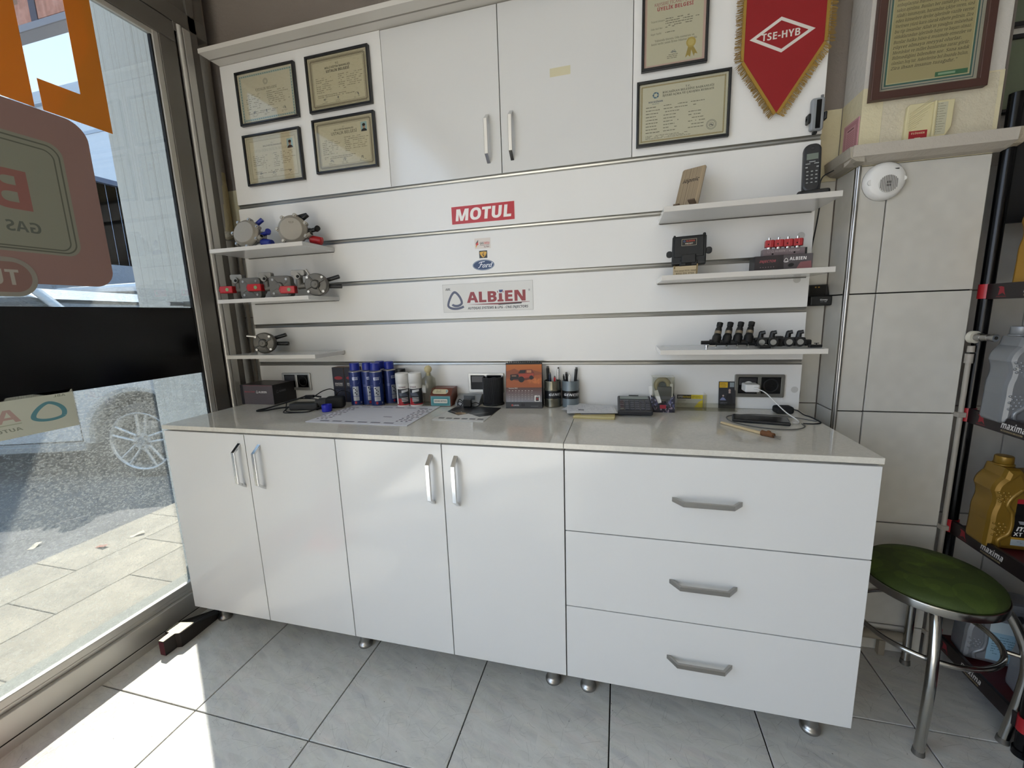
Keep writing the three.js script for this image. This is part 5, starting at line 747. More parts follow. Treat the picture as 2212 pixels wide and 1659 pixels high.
function smallRegulator(label, pos, turn, square, o2 = {}) {
  const o = thing('gas_regulator', label, 'regulator', pos, turn), Y = 0.0475;
  const face = square ? ext(rrect(0.098, 0.09, 0.016), 0.03, 0.003).translate(0, Y, -0.006) : lathe([[0, 0.022], [0.043, 0.02], [0.047, 0.016], [0.048, 0.0], [0.044, -0.02], [0, -0.02]], 44).rotateX(PI / 2).translate(0, Y, 0);
  part('body', face, M.castDark, o);
  part('back_housing', lathe([[0, -0.05], [0.03, -0.05], [0.038, -0.02], [0.04, 0], [0, 0]], 36).rotateX(PI / 2).translate(0, Y, 0), M.castDark, o);
  part('hub', [lathe([[0, 0.012], [0.013, 0.012], [0.015, 0.009], [0.017, 0.003], [0.02, 0], [0, 0]], 32).rotateX(PI / 2).translate(0, Y, 0.022), cylZ(0.0055, 0.006, 0, Y, 0.034, 6)], M.castDark, o);
  each('rib', [0.5, 2.2, 3.6, 5.2].map((a) => rodTo([0.014 * Math.cos(a), Y + 0.014 * Math.sin(a), 0.023], [0.041 * Math.cos(a), Y + 0.041 * Math.sin(a), 0.021], 0.0035, 8)), M.castDark, o);
  each('bolt', [0.8, 2.36, 3.92, 5.5].map((a) => cylZ(0.0055, 0.006, 0.0435 * Math.cos(a), Y + 0.0415 * Math.sin(a), 0.0225, 6)), M.steel, o);
  if (!o2.plain) {
    part('valve_neck', [rodTo([-0.045, Y, -0.012], [-0.085, Y - 0.004, -0.008], 0.013, 16), cyl(0.013, 0.015, 0.05, -0.078, Y + 0.022, -0.01, 18)], M.castDark, o);
    part('valve_head', [ext(rrect(0.058, 0.024, 0.007), 0.026, 0.002).translate(-0.078, Y + 0.052, -0.022), cylZ(0.013, 0.03, -0.078, Y + 0.038, -0.002)], M.cast, o);
    part('valve_port', cylZ(0.0065, 0.002, -0.074, Y + 0.036, 0.0128), M.gap, o);
    part('solenoid', [box(0.062, 0.031, 0.03, -0.119, Y - 0.0 + (o2.dy ?? 0), 0.008, 0.004), cylX(0.012, 0.006, -0.152, Y + (o2.dy ?? 0), 0.008)], M.red, o); part('coil_label', [cylZ(0.0075, 0.0008, -0.112, Y + (o2.dy ?? 0), 0.0236)], std(0x7a9a6a, 0.5), o);
  }
  if (o2.extra) each('hose_fitting', [rodTo([0.035, Y + 0.02, -0.02], [0.088, Y + 0.034, -0.02], 0.0085, 14), rodTo([0.04, Y - 0.006, -0.02], [0.095, Y - 0.008, -0.02], 0.009, 14)], M.black, o);
  if (o2.pipe) part('steel_pipe', rodTo(o2.pipe[0], o2.pipe[1], 0.0055, 14), M.steel, o);
  return o;
}
smallRegulator('leftmost red-coil regulator with a square body on the middle left shelf', [0.124, S2, 0.125], 0.16, true, { dy: -0.002 });
smallRegulator('middle red-coil regulator with a square body', [0.283, S2, 0.125], 0.2, true);
smallRegulator('rightmost red-coil regulator with a round body and black hose ends', [0.458, S2, 0.122], 0.3, false, { extra: true, dy: -0.018, pipe: [[-0.03, 0.09, 0], [-0.042, 0.112, 0.002]] });
smallRegulator('single round grey regulator on the lower left shelf', [0.122, S3, 0.10], 0.35, false, { plain: true, extra: true, pipe: [[-0.036, 0.076, -0.004], [-0.078, 0.083, 0.0]] });
{ // wooden phone stand
  const o = thing('phone_stand', 'small wooden phone stand leaning on the upper right shelf', 'stand', [1.9305, R1, 0.12], -0.5), g = new THREE.Group(); g.name = 'leaning_board'; g.rotation.x = -0.46; o.add(g);
  const wd = std(0xffffff, 0.6, { map: tex(256, 512, (c, w, h) => { c.fillStyle = '#9c8a70'; c.fillRect(0, 0, w, h); seed = 66; for (let i = 0; i < 260; i++) { c.strokeStyle = `rgba(${rnd() < 0.5 ? '70,56,42' : '180,160,130'},${0.1 + rnd() * 0.2})`; c.lineWidth = 0.6 + rnd() * 2; const x = rnd() * w; c.beginPath(); c.moveTo(x, 0); c.bezierCurveTo(x + rnd() * 12 - 6, h * 0.3, x + rnd() * 16 - 8, h * 0.6, x + rnd() * 12 - 6, h); c.stroke(); } c.fillStyle = 'rgba(190,165,130,.5)'; c.fillRect(w * 0.84, 0, 14, h); c.save(); c.translate(26, 178); c.transform(1, 0, -0.28, 1, 0, 0); squash(c, 'iöpnic', 0, 0, 178, 'bold 66px sans-serif', '#2a211a'); c.restore(); c.fillStyle = '#33281f'; c.fillRect(96, 470, 40, 12); }) });
  part('board', uvFit(ext(rrect(0.078, 0.162, 0.007, 0, 0.082), 0.0045, 0.0006)), wd, g);
  each('tab', [span(-0.034, -0.014, 0.006, 0.0105, 0.004, 0.028, 0.001), span(0.012, 0.034, 0.014, 0.0185, 0.004, 0.028, 0.001)], std(0x6d5a48, 0.6), g);
  part('prop', ext(poly([[0, 0], [-0.075, 0], [-0.02, 0.05]]), 0.0045).rotateY(-PI / 2).translate(0.012, 0.0, 0), std(0x4a3b2d, 0.7), o);
}
{ // cordless phone
  const o = thing('cordless_phone', 'black cordless phone standing in its charging base', 'phone', [2.293, R1, 0.13], -0.2);
  part('base', [box(0.085, 0.018, 0.085, 0, 0.0092, -0.005, 0.008), box(0.05, 0.03, 0.04, 0.0, 0.022, -0.03, 0.01)], std(0x1a1b1d, 0.3), o);
  const h = new THREE.Group(); h.name = 'handset'; h.rotation.x = -0.2; h.position.set(-0.004, 0.013, 0.004); o.add(h);
  part('shell', ext(rrect(0.047, 0.15, 0.02, 0, 0.077), 0.024, 0.006).translate(0, 0, -0.012), std(0x232427, 0.4), h);
  part('display', box(0.03, 0.019, 0.002, 0, 0.110, 0.0117, 0.0006), std(0x6d766c, 0.2), h);
  part('earpiece', new THREE.TorusGeometry(0.005, 0.0006, 6, 20).translate(0, 0.136, 0.0119), M.rubber, h);
  const kp = std(0x9a9c9a, 0.5), keys = []; for (let r = 0; r < 4; r++) for (let k = 0; k < 3; k++) keys.push(box(0.0055, 0.0032, 0.0016, -0.0115 + k * 0.0115, 0.064 - r * 0.0115, 0.0121, 0.0006));
  each('key', keys, kp, h); each('soft_key', [box(0.012, 0.0028, 0.0016, -0.011, 0.088, 0.0121, 0.0006), box(0.012, 0.0028, 0.0016, 0.011, 0.088, 0.0121, 0.0006), box(0.016, 0.003, 0.0012, 0, 0.094, 0.0119, 0.0004), box(0.006, 0.004, 0.0016, -0.014, 0.077, 0.0121, 0.0006), box(0.006, 0.004, 0.0016, 0.014, 0.077, 0.0121, 0.0006)], kp, h);
  const c = new THREE.Mesh(tube([[2.33, R1 + 0.012, 0.06], [2.352, R1 + 0.018, 0.03], [2.362, R1 + 0.05, 0.0], [2.378, 1.70, -0.02], [2.40, 1.712, 0.0]], 0.002, 60, 8), M.rubber); c.name = numbered('phone_cable'); c.userData = { label: 'thin black phone cable rising behind the cordless phone', category: 'cable' }; scene.add(c);
}
{ // control unit on its little wooden card holder
  const s = thing('card_holder', 'small beige wooden holder printed with a phone number', 'holder', [1.9335, R2, 0.142], -0.06);
  part('front_plate', uvFit(span(-0.038, 0.038, 0, 0.032, -0.0045, 0).toNonIndexed()).rotateX(-0.12), printed(tex(512, 220, (c, w, h) => { c.fillStyle = '#c0ae8c'; c.fillRect(0, 0, w, h); seed = 14; for (let i = 0; i < 60; i++) { c.fillStyle = `rgba(140,118,84,${rnd() * 0.3})`; c.fillRect(0, rnd() * h, w, 1 + rnd() * 2); } squash(c, 'Yeni sanayi 82/16. Sokak', 24, 120, 460, 'bold 44px serif', '#4a3c28'); squash(c, '0352 231 3753', 60, 186, 380, 'bold 50px serif', '#3c3020'); }), 0.7), s);
  each('rear_leg', [ext(poly([[0, 0], [0.008, 0], [-0.004, 0.036], [-0.012, 0.036]]), 0.004).rotateY(PI / 2).translate(0.034, 0, 0), ext(poly([[0.012, 0], [0.055, 0], [0.02, 0.036], [0.0, 0.03]]), 0.004).rotateY(PI / 2).translate(-0.036, 0, 0), span(-0.036, 0.036, 0.0, 0.036, -0.04, -0.036)], std(0x8a744f, 0.7), s);
  const e = thing('control_unit', 'black plastic engine control unit leaning on the beige holder', 'control unit', [1.947, R2 + 0.0365, 0.112], -0.14), g = new THREE.Group(); g.name = 'leaning_case'; g.rotation.x = -0.22; e.add(g);
  part('case', [ext(rrect(0.108, 0.098, 0.006, 0, 0.05), 0.024, 0.003).translate(0, 0, -0.012), box(0.094, 0.07, 0.006, 0, 0.06, 0.012, 0.003), box(0.046, 0.03, 0.012, 0, 0.018, 0.012, 0.003), box(0.058, 0.02, 0.02, 0, 0.004, 0.004, 0.004)], std(0x131415, 0.45), g);
  each('mounting_ear', [ext(rrect(0.02, 0.022, 0.009, -0.062, 0.04), 0.008, 0.001), ext(rrect(0.02, 0.022, 0.009, 0.062, 0.045), 0.008, 0.001), cylZ(0.004, 0.012, -0.047, 0.1, 0.002), cylZ(0.005, 0.014, 0.047, 0.101, 0.002)], std(0x131415, 0.45), g);
  part('connector', box(0.018, 0.016, 0.014, 0, -0.004, 0.01, 0.003), M.gap, g);
  part('label', uvFit(span(-0.024, 0.024, 0.062, 0.086, 0.0148, 0.0156).toNonIndexed()), printed(tex(512, 256, (c, w, h) => { c.fillStyle = '#1a1816'; c.fillRect(0, 0, w, h); c.strokeStyle = '#b9b09a'; c.lineWidth = 10; c.strokeRect(10, 10, w - 20, h - 20); albienLogo(c, 60, 40, 74, '#5a6ba0', 9); squash(c, 'ALBIEN', 150, 108, 300, 'bold 84px sans-serif', '#b8432f'); squash(c, 'SMART', 120, 196, 270, 'bold 66px sans-serif', '#cfc6b2'); c.fillStyle = '#8a5148'; c.fillRect(180, 216, 150, 10); }), 0.35), g);
}
{ // injector carton, rail and red injectors
  printedBox('injector_box', 'long dark ALBIEN injector carton on the middle right shelf', 0.163, 0.05, 0.075, [2.232, R2, 0.088], -0.05, { front: (c, w, h) => { c.fillStyle = '#322b2d'; c.fillRect(0, 0, w, h); c.fillStyle = '#575052'; c.beginPath(); c.moveTo(w * 0.5, 0); c.lineTo(w, 0); c.lineTo(w, h); c.lineTo(w * 0.52, h); c.fill(); for (let x = w * 0.42; x < w * 0.9; x += 7) { c.fillStyle = 'rgba(20,18,18,.35)'; c.fillRect(x, 0, 2, h); } c.fillStyle = '#8d5a5c'; c.beginPath(); c.moveTo(w * 0.72, h); c.lineTo(w * 0.8, h * 0.5); c.lineTo(w * 0.98, h * 0.45); c.lineTo(w, h); c.fill(); squash(c, 'INJECTOR', 40, h * 0.42, 150, 'italic bold 34px sans-serif', '#b5555a'); albienLogo(c, w * 0.51, h * 0.2, 44, '#e6e2de', 5); squash(c, 'ALBIEN', w * 0.61, h * 0.36, 150, 'bold 44px sans-serif', '#ebe8e4'); c.fillStyle = '#0c0b0b'; c.beginPath(); c.ellipse(w * 0.64, h * 0.66, 26, 18, -0.2, 0, 7); c.fill(); c.fillStyle = '#7d3436'; c.fillRect(0, h - 14, w, 10); for (let i = 0; i < 6; i++) { c.fillStyle = '#8a7678'; c.fillRect(50 + i * 24, h * 0.7, 8, 8); } }, right: (c, w, h) => { c.fillStyle = '#6b6560'; c.fillRect(0, 0, w, h); lines(c, 60, 60, 220, 4, 30, '#97918a'); } });
  const a = thing('alloy_rail', 'plum grey alloy rail lying on top of the injector carton', 'rail', [2.237, R2 + 0.0507, 0.092], -0.04); part('bar', box(0.12, 0.022, 0.03, 0, 0.0112, 0, 0.0015), std(0x7d6f72, 0.4, { metalness: 0.4 }), a); part('end_cap', box(0.006, 0.02, 0.028, 0.0626, 0.0112, 0, 0.001), M.black, a); each('hole', [cylZ(0.0028, 0.002, -0.032, 0.0055, 0.0145), cylZ(0.0028, 0.002, 0.03, 0.0075, 0.0145)], M.gap, a);
  part('print', new THREE.PlaneGeometry(0.1, 0.012).translate(0, 0.0142, 0.0152), printed(tex(512, 64, (c, w, h) => { c.fillStyle = '#7d6f72'; c.fillRect(0, 0, w, h); c.strokeStyle = '#a89c9c'; c.lineWidth = 4; c.strokeRect(20, 10, 30, 44); albienLogo(c, 70, 8, 46, '#a89c9c', 5); squash(c, 'ALBIEN | injector', 125, 48, 360, 'bold 46px sans-serif', '#a89c9c'); }), 0.4, { metalness: 0.4 }), a);
  for (let k = 0; k < 4; k++) {
    const i = thing('red_injector', ['leftmost red injector standing on the alloy rail', 'second red injector from the left on the alloy rail', 'third red injector from the left on the alloy rail', 'rightmost red injector standing on the alloy rail'][k], 'injector', [2.196 + k * 0.0275, R2 + 0.0732, 0.092], -0.15);
    part('coil', [ext(rrect(0.0235, 0.0225, 0.003, 0, 0.0175), 0.022, 0.001).translate(0, 0, -0.011), cyl(0.0115, 0.0115, 0.022, 0.004, 0.0175, 0.0, 18), box(0.006, 0.02, 0.018, 0.0125, 0.0165, -0.004, 0.001)], std(0xa8242a, 0.35), i); part('seat', cyl(0.0085, 0.0095, 0.007, 0, 0.0035, 0, 20), M.chrome, i); part('stud', [cyl(0.004, 0.004, 0.008, 0, 0.0325, 0, 14)], M.chrome, i); part('screw', cylZ(0.002, 0.002, -0.003, 0.015, 0.0113), M.gap, i);
  }
}
{ // black injector rails on the lower shelf
  const r = thing('injector_rail', 'black injector rail with four tall plugs pointing up', 'injector rail', [2.082, R3, 0.105], 0.0);
  part('rail', [cylX(0.0095, 0.118, 0.004, 0.016, 0), cylX(0.0065, 0.03, -0.068, 0.0165, 0), cylX(0.0105, 0.01, -0.05, 0.0165, 0), cylX(0.0085, 0.024, 0.073, 0.0125, 0), cylX(0.004, 0.02, 0.094, 0.0125, 0)], M.black, r);
  for (let k = 0; k < 4; k++) { const x = -0.036 + k * 0.0335, d = (t) => [x + 0.018 * t, 0.014 + 0.068 * t, -0.03 * t];
    const i = part('injector', [rodTo(d(-0.02), d(0.32), 0.0155, 20, 0.0145), rodTo(d(0.3), d(0.45), 0.0145, 20, 0.0105), rodTo(d(0.56), d(0.74), 0.0115, 18, 0.0095), rodTo(d(0.74), d(0.84), 0.0078, 16), rodTo(d(0.82), d(1.0), 0.0098, 16, 0.0102)], M.black, r); part('collar', rodTo(d(0.44), d(0.57), 0.0115, 20), std(0x8c7f6c, 0.4, { metalness: 0.5 }), i); part('nozzle', rodTo([x - 0.001, 0.0125, 0.012], [x - 0.006, 0.003, 0.034], 0.0026, 10), M.chrome, i); }
  const q = thing('injector_rail', 'black injector rail with four round silver faces', 'injector rail', [2.243, R3, 0.108], -0.02);
  part('block', [box(0.15, 0.028, 0.034, 0.0, 0.016, -0.012, 0.004), box(0.02, 0.02, 0.02, 0.083, 0.012, -0.006, 0.004), cylX(0.005, 0.03, -0.085, 0.02, -0.008), box(0.02, 0.034, 0.026, -0.0, 0.018, -0.008, 0.003)], M.black, q);
  [-0.059, -0.025, 0.022, 0.0535].forEach((x) => { const i = part('injector', [cylZ(0.0155, 0.03, x, 0.0165, 0.006), rodTo([x, 0.026, 0], [x + 0.003, 0.045, -0.002], 0.009, 14, 0.0075), rodTo([x + 0.002, 0.046, -0.002], [x + 0.0135, 0.049, 0.003], 0.0065, 14), sph(0.0075, x + 0.003, 0.046, -0.002)], M.black, q); part('silver_face', cylZ(0.0092, 0.002, x, 0.0165, 0.0216), std(0xb9b9b6, 0.3, { metalness: 0.9 }), i); });
  const t = thing('fuse_holder', 'small black clip lying in front of the silver-faced rail', 'clip', [2.181, R3, 0.166], 0.05); part('clip', [box(0.034, 0.008, 0.014, 0, 0.0042, 0, 0.001), box(0.014, 0.003, 0.008, 0.003, 0.0095, 0, 0.0005)], M.black, t); part('metal_tab', box(0.008, 0.002, 0.004, 0.003, 0.0115, 0.001), M.chrome, t);
  const u = thing('fuse_holder', 'small black clip at the right end of the lower shelf', 'clip', [2.331, R3, 0.15], 0.1); part('clip', [box(0.036, 0.0085, 0.014, 0, 0.0044, 0, 0.001), rodTo([0.004, 0.008, 0], [0.004, 0.013, 0], 0.002, 8), box(0.014, 0.002, 0.003, 0.004, 0.013, 0)], M.black, u);
  const n = thing('steel_fitting', 'tiny shiny steel fitting left of the black rail', 'fitting', [2.012, R3, 0.132]); part('nut', [cyl(0.0055, 0.0055, 0.008, 0, 0.0042, 0, 6), cyl(0.008, 0.008, 0.002, 0, 0.0092, 0, 20), cylX(0.0035, 0.022, 0.018, 0.0062, 0)], M.chrome, n);
}
// ---------------------------------------------------------------- things on the pillar, charger, right-hand frames
{
  const s = thing('alarm_sounder', 'round white alarm sounder with slotted grille on the pillar tiles', 'alarm', [2.5205, 1.6515, 0.0402]);
  part('dome', lathe([[0, 0.03], [0.03, 0.0285], [0.046, 0.0235], [0.054, 0.015], [0.057, 0.005], [0.057, 0], [0, 0]], 56).rotateX(PI / 2), M.white, s);
  const gr = new THREE.Group(); gr.name = 'grille'; gr.position.set(0.002, -0.012, 0.0); s.add(gr);
  part('grille_disc', cylZ(0.026, 0.003, 0, 0, 0.0285), std(0xcfcdc7, 0.5), gr);
  for (let k = -5; k <= 5; k++) part('slot', box(0.0022, 2 * Math.sqrt(0.0006 - (k * 0.0042) ** 2 * 0.99) || 0.004, 0.0012, k * 0.0042, 0, 0.0301), std(0x77746e, 0.8), gr);
  part('centre_hole', [-1, 0, 1].flatMap((k) => [box(0.0022, 0.006, 0.0014, k * 0.0042, 0.004, 0.0304), box(0.0022, 0.006, 0.0014, k * 0.0042, -0.005, 0.0304)]), M.gap, gr);
  part('indicator', box(0.018, 0.003, 0.002, 0.018, 0.03, 0.0262, 0.0006), M.gap, s);
  each('screw_cover', [cylZ(0.0085, 0.003, -0.043, -0.004, 0.0228), cylZ(0.0065, 0.003, 0.044, 0.001, 0.0226)], M.white, s);
}
{
  const b = thing('tearoff_calendar', 'cream wall calendar board with red emblem plate', 'calendar', [2.611, 1.757, 0.0402], 0), cream = std(0xcfc59c, 0.6);
  part('left_board', [ext(poly([[-0.055, 0], [-0.052, 0.1], [-0.046, 0.106], [0.016, 0.106], [0.012, 0]]), 0.012, 0.002), ...Array.from({ length: 11 }, (_, k) => rodTo([-0.046, 0.03 + k * 0.006, 0.012], [-0.046 + Math.min(0.055, 0.02 + k * 0.006), 0.03 + k * 0.006 + Math.min(0.04, 0.012 + k * 0.004), 0.012], 0.0013, 5)).slice(0, 9)], cream, b);
  part('right_board', [ext(poly([[0.012, 0], [0.016, 0.106], [0.062, 0.106], [0.06, 0.03], [0.044, 0.002]]), 0.015, 0.002), span(0.011, 0.017, 0, 0.106, 0.012, 0.02, 0.002)], cream, b);
  part('list', uvFit(span(0.02, 0.045, 0.012, 0.1, 0.0152, 0.0158).toNonIndexed()), printed(tex(128, 440, (c, w, h) => { c.fillStyle = '#b9b59c'; c.fillRect(0, 0, w, h); c.fillStyle = '#6e6a58'; for (let i = 0; i < 12; i++) { c.fillRect(8, 14 + i * 35, 10, 8); c.fillRect(28, 16 + i * 35, 40 + (i * 37) % 50, 5); } }), 0.7), b);
  part('red_plate', uvFit(span(-0.046, 0.004, 0.003, 0.031, 0.012, 0.0145).toNonIndexed()), printed(tex(256, 150, (c, w, h) => { c.fillStyle = '#cfc59c'; c.fillRect(0, 0, w, h); c.fillStyle = '#9c1f28'; c.fillRect(10, 8, w - 20, h - 16); squash(c, 'FLÜGGER', 40, 60, 176, 'bold 36px serif', '#d8cfa8'); center(c, '★', w / 2, 104, '44px sans-serif', '#d8cfa8'); c.fillStyle = '#d8cfa8'; c.fillRect(90, 116, 76, 8); }), 0.5), b);
}
{ // pink leaflet on the side of the pillar, facing the slat wall
  const p = thing('pink_leaflet', 'small pink printed card stuck on the side of the pillar', 'card', [2.4452, 1.755, -0.02]);
  part('card', uvFit(span(-0.035, 0.055, 0, 0.1, 0, 0.003).toNonIndexed()).rotateY(-PI / 2).translate(-0.0005, 0, 0), printed(tex(256, 280, (c, w, h) => { c.fillStyle = '#c08f93'; c.fillRect(0, 0, w, h); c.strokeStyle = '#94565c'; c.lineWidth = 4; for (const k of [20, 30, 40]) c.strokeRect(k, k, w - 2 * k, h - 2 * k); c.fillStyle = '#5a2a30'; c.fillRect(70, 60, 110, 9); for (let i = 0; i < 9; i++) { c.fillStyle = 'rgba(130,60,68,.7)'; c.fillRect(60, 90 + i * 16, 136, 4); } }), 0.6), p);
}
{ // radio charger cradle at the inner corner
  const c = thing('charger_cradle', 'black charging cradle fixed beside the pillar corner', 'charger', [2.412, 1.272, ZB + 0.004]);
  part('cradle', [ext(poly([[-0.036, 0], [0.038, 0], [0.034, 0.033], [0.026, 0.075], [-0.036, 0.075]]), 0.02, 0.002), box(0.068, 0.034, 0.03, 0.0, 0.0175, 0.03, 0.005)], M.black, c);
  part('recess', box(0.05, 0.036, 0.004, -0.004, 0.054, 0.0196, 0.002), M.gap, c); each('contact', [cylZ(0.0025, 0.002, -0.012, 0.066, 0.022), cylZ(0.0025, 0.002, -0.002, 0.066, 0.022)], M.brass, c);
  part('logo', new THREE.PlaneGeometry(0.03, 0.016).translate(0.008, 0.018, 0.0455), printed(tex(256, 128, (x, w, h) => { x.fillStyle = '#111112'; x.fillRect(0, 0, w, h); squash(x, 'Gimmy', 20, 60, 200, 'bold 60px sans-serif', '#c9c9c9'); x.fillStyle = '#8a8a8a'; x.fillRect(30, 92, 90, 8); squash(x, 'CE', 140, 106, 56, 'bold 40px sans-serif', '#b5b5b5'); }), 0.5), c);
}
M.brown = std(0x4a2f28, 0.35);
{
  const x0 = 2.456, x1 = 2.742, y0 = 1.886, y1 = 2.30;
  const f = framed('large brown wooden frame with old script text on the pillar', x0, x1, y0, y1, (c, w, h) => {
    c.fillStyle = '#b9b5ab'; c.fillRect(0, 0, w, h); c.fillStyle = '#c2b58c'; c.fillRect(34, 34, w - 68, h - 68); c.strokeStyle = '#3c6f70'; c.lineWidth = 9; c.strokeRect(38, 38, w - 76, h - 76); c.strokeStyle = '#2f4f5c'; c.lineWidth = 4; c.strokeRect(22, 22, w - 44, h - 44); c.strokeStyle = '#d6cfae'; c.lineWidth = 4; c.strokeRect(46, 46, w - 92, h - 92);
    const L = ['adamlarına, kumandanlarına ve', 'ahfahiya, millet için can vermiş', 'erbaplarına hürmet ve itibar göstermekten', 'sakın ayrılma. Bunları her zaman gör ve gözet.', "Allah'ı tanımayan, haramdan içkiye veren, sinâ", 'eden kimselere devlet işlerinde vazife verme', 'Verirsen yüzü kara olarak elbette gelirsin. Zira', "bu tip insanlar Allah'ın yasağını müstehak", 'olduklarından işlerinde hayır ve başarı olmaz.', 'Bunlar halka hüsn-ü muamele etmezler ve', 'rüşvet almaya meyyal olurlar.', 'Memleket ve millet bunlardan zarar görür.', 'Bilmediğini bilenden sor. Sana sadık', 'olanları hoş tut. Askerlerine bol ihsanda bulun.', 'Zira ihsan insanın tuzağıdır."'];
    c.fillStyle = '#38342a'; c.font = 'italic 21px serif'; L.forEach((t, i) => squash(c, t, 62, 238 + i * 29, Math.min(w - 124, c.measureText(t).width * 1.05 || 300), 'italic 24px serif', '#38342a')); for (let i = 0; i < 6; i++) lines(c, 62, 66 + i * 26, w - 130, 1, 24, '#4a4436', 1);
    c.fillStyle = '#3f7a5a'; c.fillRect(w * 0.58, h - 76, w * 0.32, 26); c.fillStyle = '#9cc0a4'; c.fillRect(w * 0.61, h - 70, 90, 12);
  }, { z: 0.0385, fw: 0.022, d: 0.022, frame: M.brown });
  f.children.forEach((m) => { m.name === 'paper' && (m.material.roughness = 0.7); });
}
for (const [y0, y1, l] of [[1.845, 2.066, 'lower black-framed document at the far right edge'], [2.087, 2.31, 'upper black-framed document at the far right edge']]) framed(l, 2.852, 3.16, y0, y1, (c, w, h) => { seed = 71; c.fillStyle = '#77826f'; c.fillRect(0, 0, w, h); lines(c, 140, h * 0.4, 420, 3, 30, '#55604e'); scrawl(c, 170, h * 0.8, 90, '#4a5546'); scrawl(c, 420, h * 0.8, 90, '#4a5546'); }, { z: ZB - 0.0035, fw: 0.013 });
// ---------------------------------------------------------------- air line at the pillar edge
{
  const p = thing('air_pipe', 'beige air pipe running down the pillar edge with clips', 'pipe', [2.799, 0, 0.052]), pm = std(0x9d958a, 0.5);
  part('tube', cyl(0.007, 0.007, 1.09, 0, 0.56, 0, 16), pm, p); part('socket', [cyl(0.0105, 0.0105, 0.03, 0, 1.092, 0, 18), cyl(0.009, 0.009, 0.02, 0.002, 1.122, 0, 18)], pm, p); each('clip', [span(-0.012, 0.01, 0.900, 0.916, -0.011, 0.01, 0.002), span(-0.012, 0.01, 0.505, 0.521, -0.011, 0.01, 0.002), span(-0.012, 0.01, 0.1, 0.116, -0.011, 0.01, 0.002)], pm, p);
  const f = thing('air_coupling', 'steel quick coupling with a white collar above the air pipe', 'fitting', [2.799, 1.160, 0.052], 0.25);
  part('collar', cylZ(0.019, 0.014, 0, 0, 0.004), std(0xc9c4b4, 0.5), f); part('coupling', [cylZ(0.0105, 0.036, 0, 0, 0.028), cylZ(0.0125, 0.012, 0, 0, 0.022), cylZ(0.0085, 0.02, 0.0, 0, 0.052), cylZ(0.0115, 0.008, 0, 0, 0.062)], M.steel, f); part('bore', cylZ(0.005, 0.001, 0, 0, 0.0665), M.gap, f);
  const s = thing('skirting_pipe', 'beige round-ended pipe lying along the pillar foot', 'pipe', [2.36, 0.078, 0.060]); part('tube', [cylX(0.0165, 0.37, 0.18, 0, 0), sph(0.0165, 0.365, 0, 0)], std(0x8f8676, 0.5), s); each('bracket', [box(0.02, 0.0615, 0.02, 0.05, -0.047, 0, 0.002), box(0.02, 0.0615, 0.02, 0.3, -0.047, 0, 0.002)], std(0x8f8676, 0.5), s);
}
// ---------------------------------------------------------------- oil rack with jugs
const RX = 2.822; // plane of the shelf edges that face the room
{
  const r = thing('oil_rack', 'black and red display rack for oil jugs at the right edge', 'rack', [0, 0, 0]);
  const edgeTex = tex(1024, 128, (c, w, h) => { c.fillStyle = '#1a1213'; c.fillRect(0, 0, w, h); c.fillStyle = '#8f1f2a'; c.beginPath(); c.moveTo(150, 100); c.lineTo(160, 40); c.lineTo(140, 26); c.lineTo(172, 22); c.lineTo(204, 30); c.lineTo(214, 70); c.lineTo(230, 104); c.lineTo(196, 80); c.fill(); c.fillStyle = '#6a1c22'; c.fillRect(132, 108, 106, 8); squash(c, 'maxima', 400, 84, 250, 'italic bold 84px sans-serif', '#d5d2cc'); c.fillStyle = '#8a7a5a'; c.fillRect(410, 98, 220, 14); squash(c, 'MOTOR OIL', 420, 110, 190, 'bold 14px sans-serif', '#2a241c'); });
  const post = (x, z) => { const p = part('post', [cyl(0.0165, 0.0165, 1.86, x, 0.93, z, 24), cyl(0.02, 0.02, 0.02, x, 0.01, z, 24)], M.blackGloss, r); return p; };
  post(RX + 0.004, 0.04); post(RX + 0.012, 0.385); post(RX + 0.40, 0.04); post(RX + 0.40, 0.385);
  for (const y of [0.10, 0.52, 0.908, 1.300]) {
    const s = part('shelf', span(RX + 0.004, RX + 0.4, y - 0.008, y + 0.002, 0.045, 0.385, 0.001), std(0x55141a, 0.5), r);
    part('edge_board', span(RX - 0.006, RX + 0.004, y - 0.024, y + 0.022, 0.05, 0.375, 0.001), std(0x1a1213, 0.4), s);
    part('edge_print', new THREE.PlaneGeometry(0.325, 0.043).rotateY(-PI / 2).translate(RX - 0.0065, y - 0.001, 0.2125), printed(edgeTex, 0.4), s);
    part('front_board', span(RX + 0.02, RX + 0.4, y - 0.024, y + 0.022, 0.385, 0.392, 0.001), std(0x1a1213, 0.4), s);
    for (const [x, z] of [[RX + 0.004, 0.04], [RX + 0.012, 0.385], [RX + 0.4, 0.04], [RX + 0.4, 0.385]]) part('clamp', cyl(0.0195, 0.0195, 0.044, x, y, z, 24), std(0xa01b22, 0.35), r);
  }
  for (const [i, l] of [[1, 'second black and red oil rack farther along the wall'], [2, 'third black and red oil rack farther along the wall']]) { const c = copyOf(r, l, [0, 0, 0.375 * i + 0.02]); }
  part('header_board', span(RX + 0.02, RX + 0.40, 1.50, 1.86, 0.03, 0.045, 0.001), M.black, r);
}
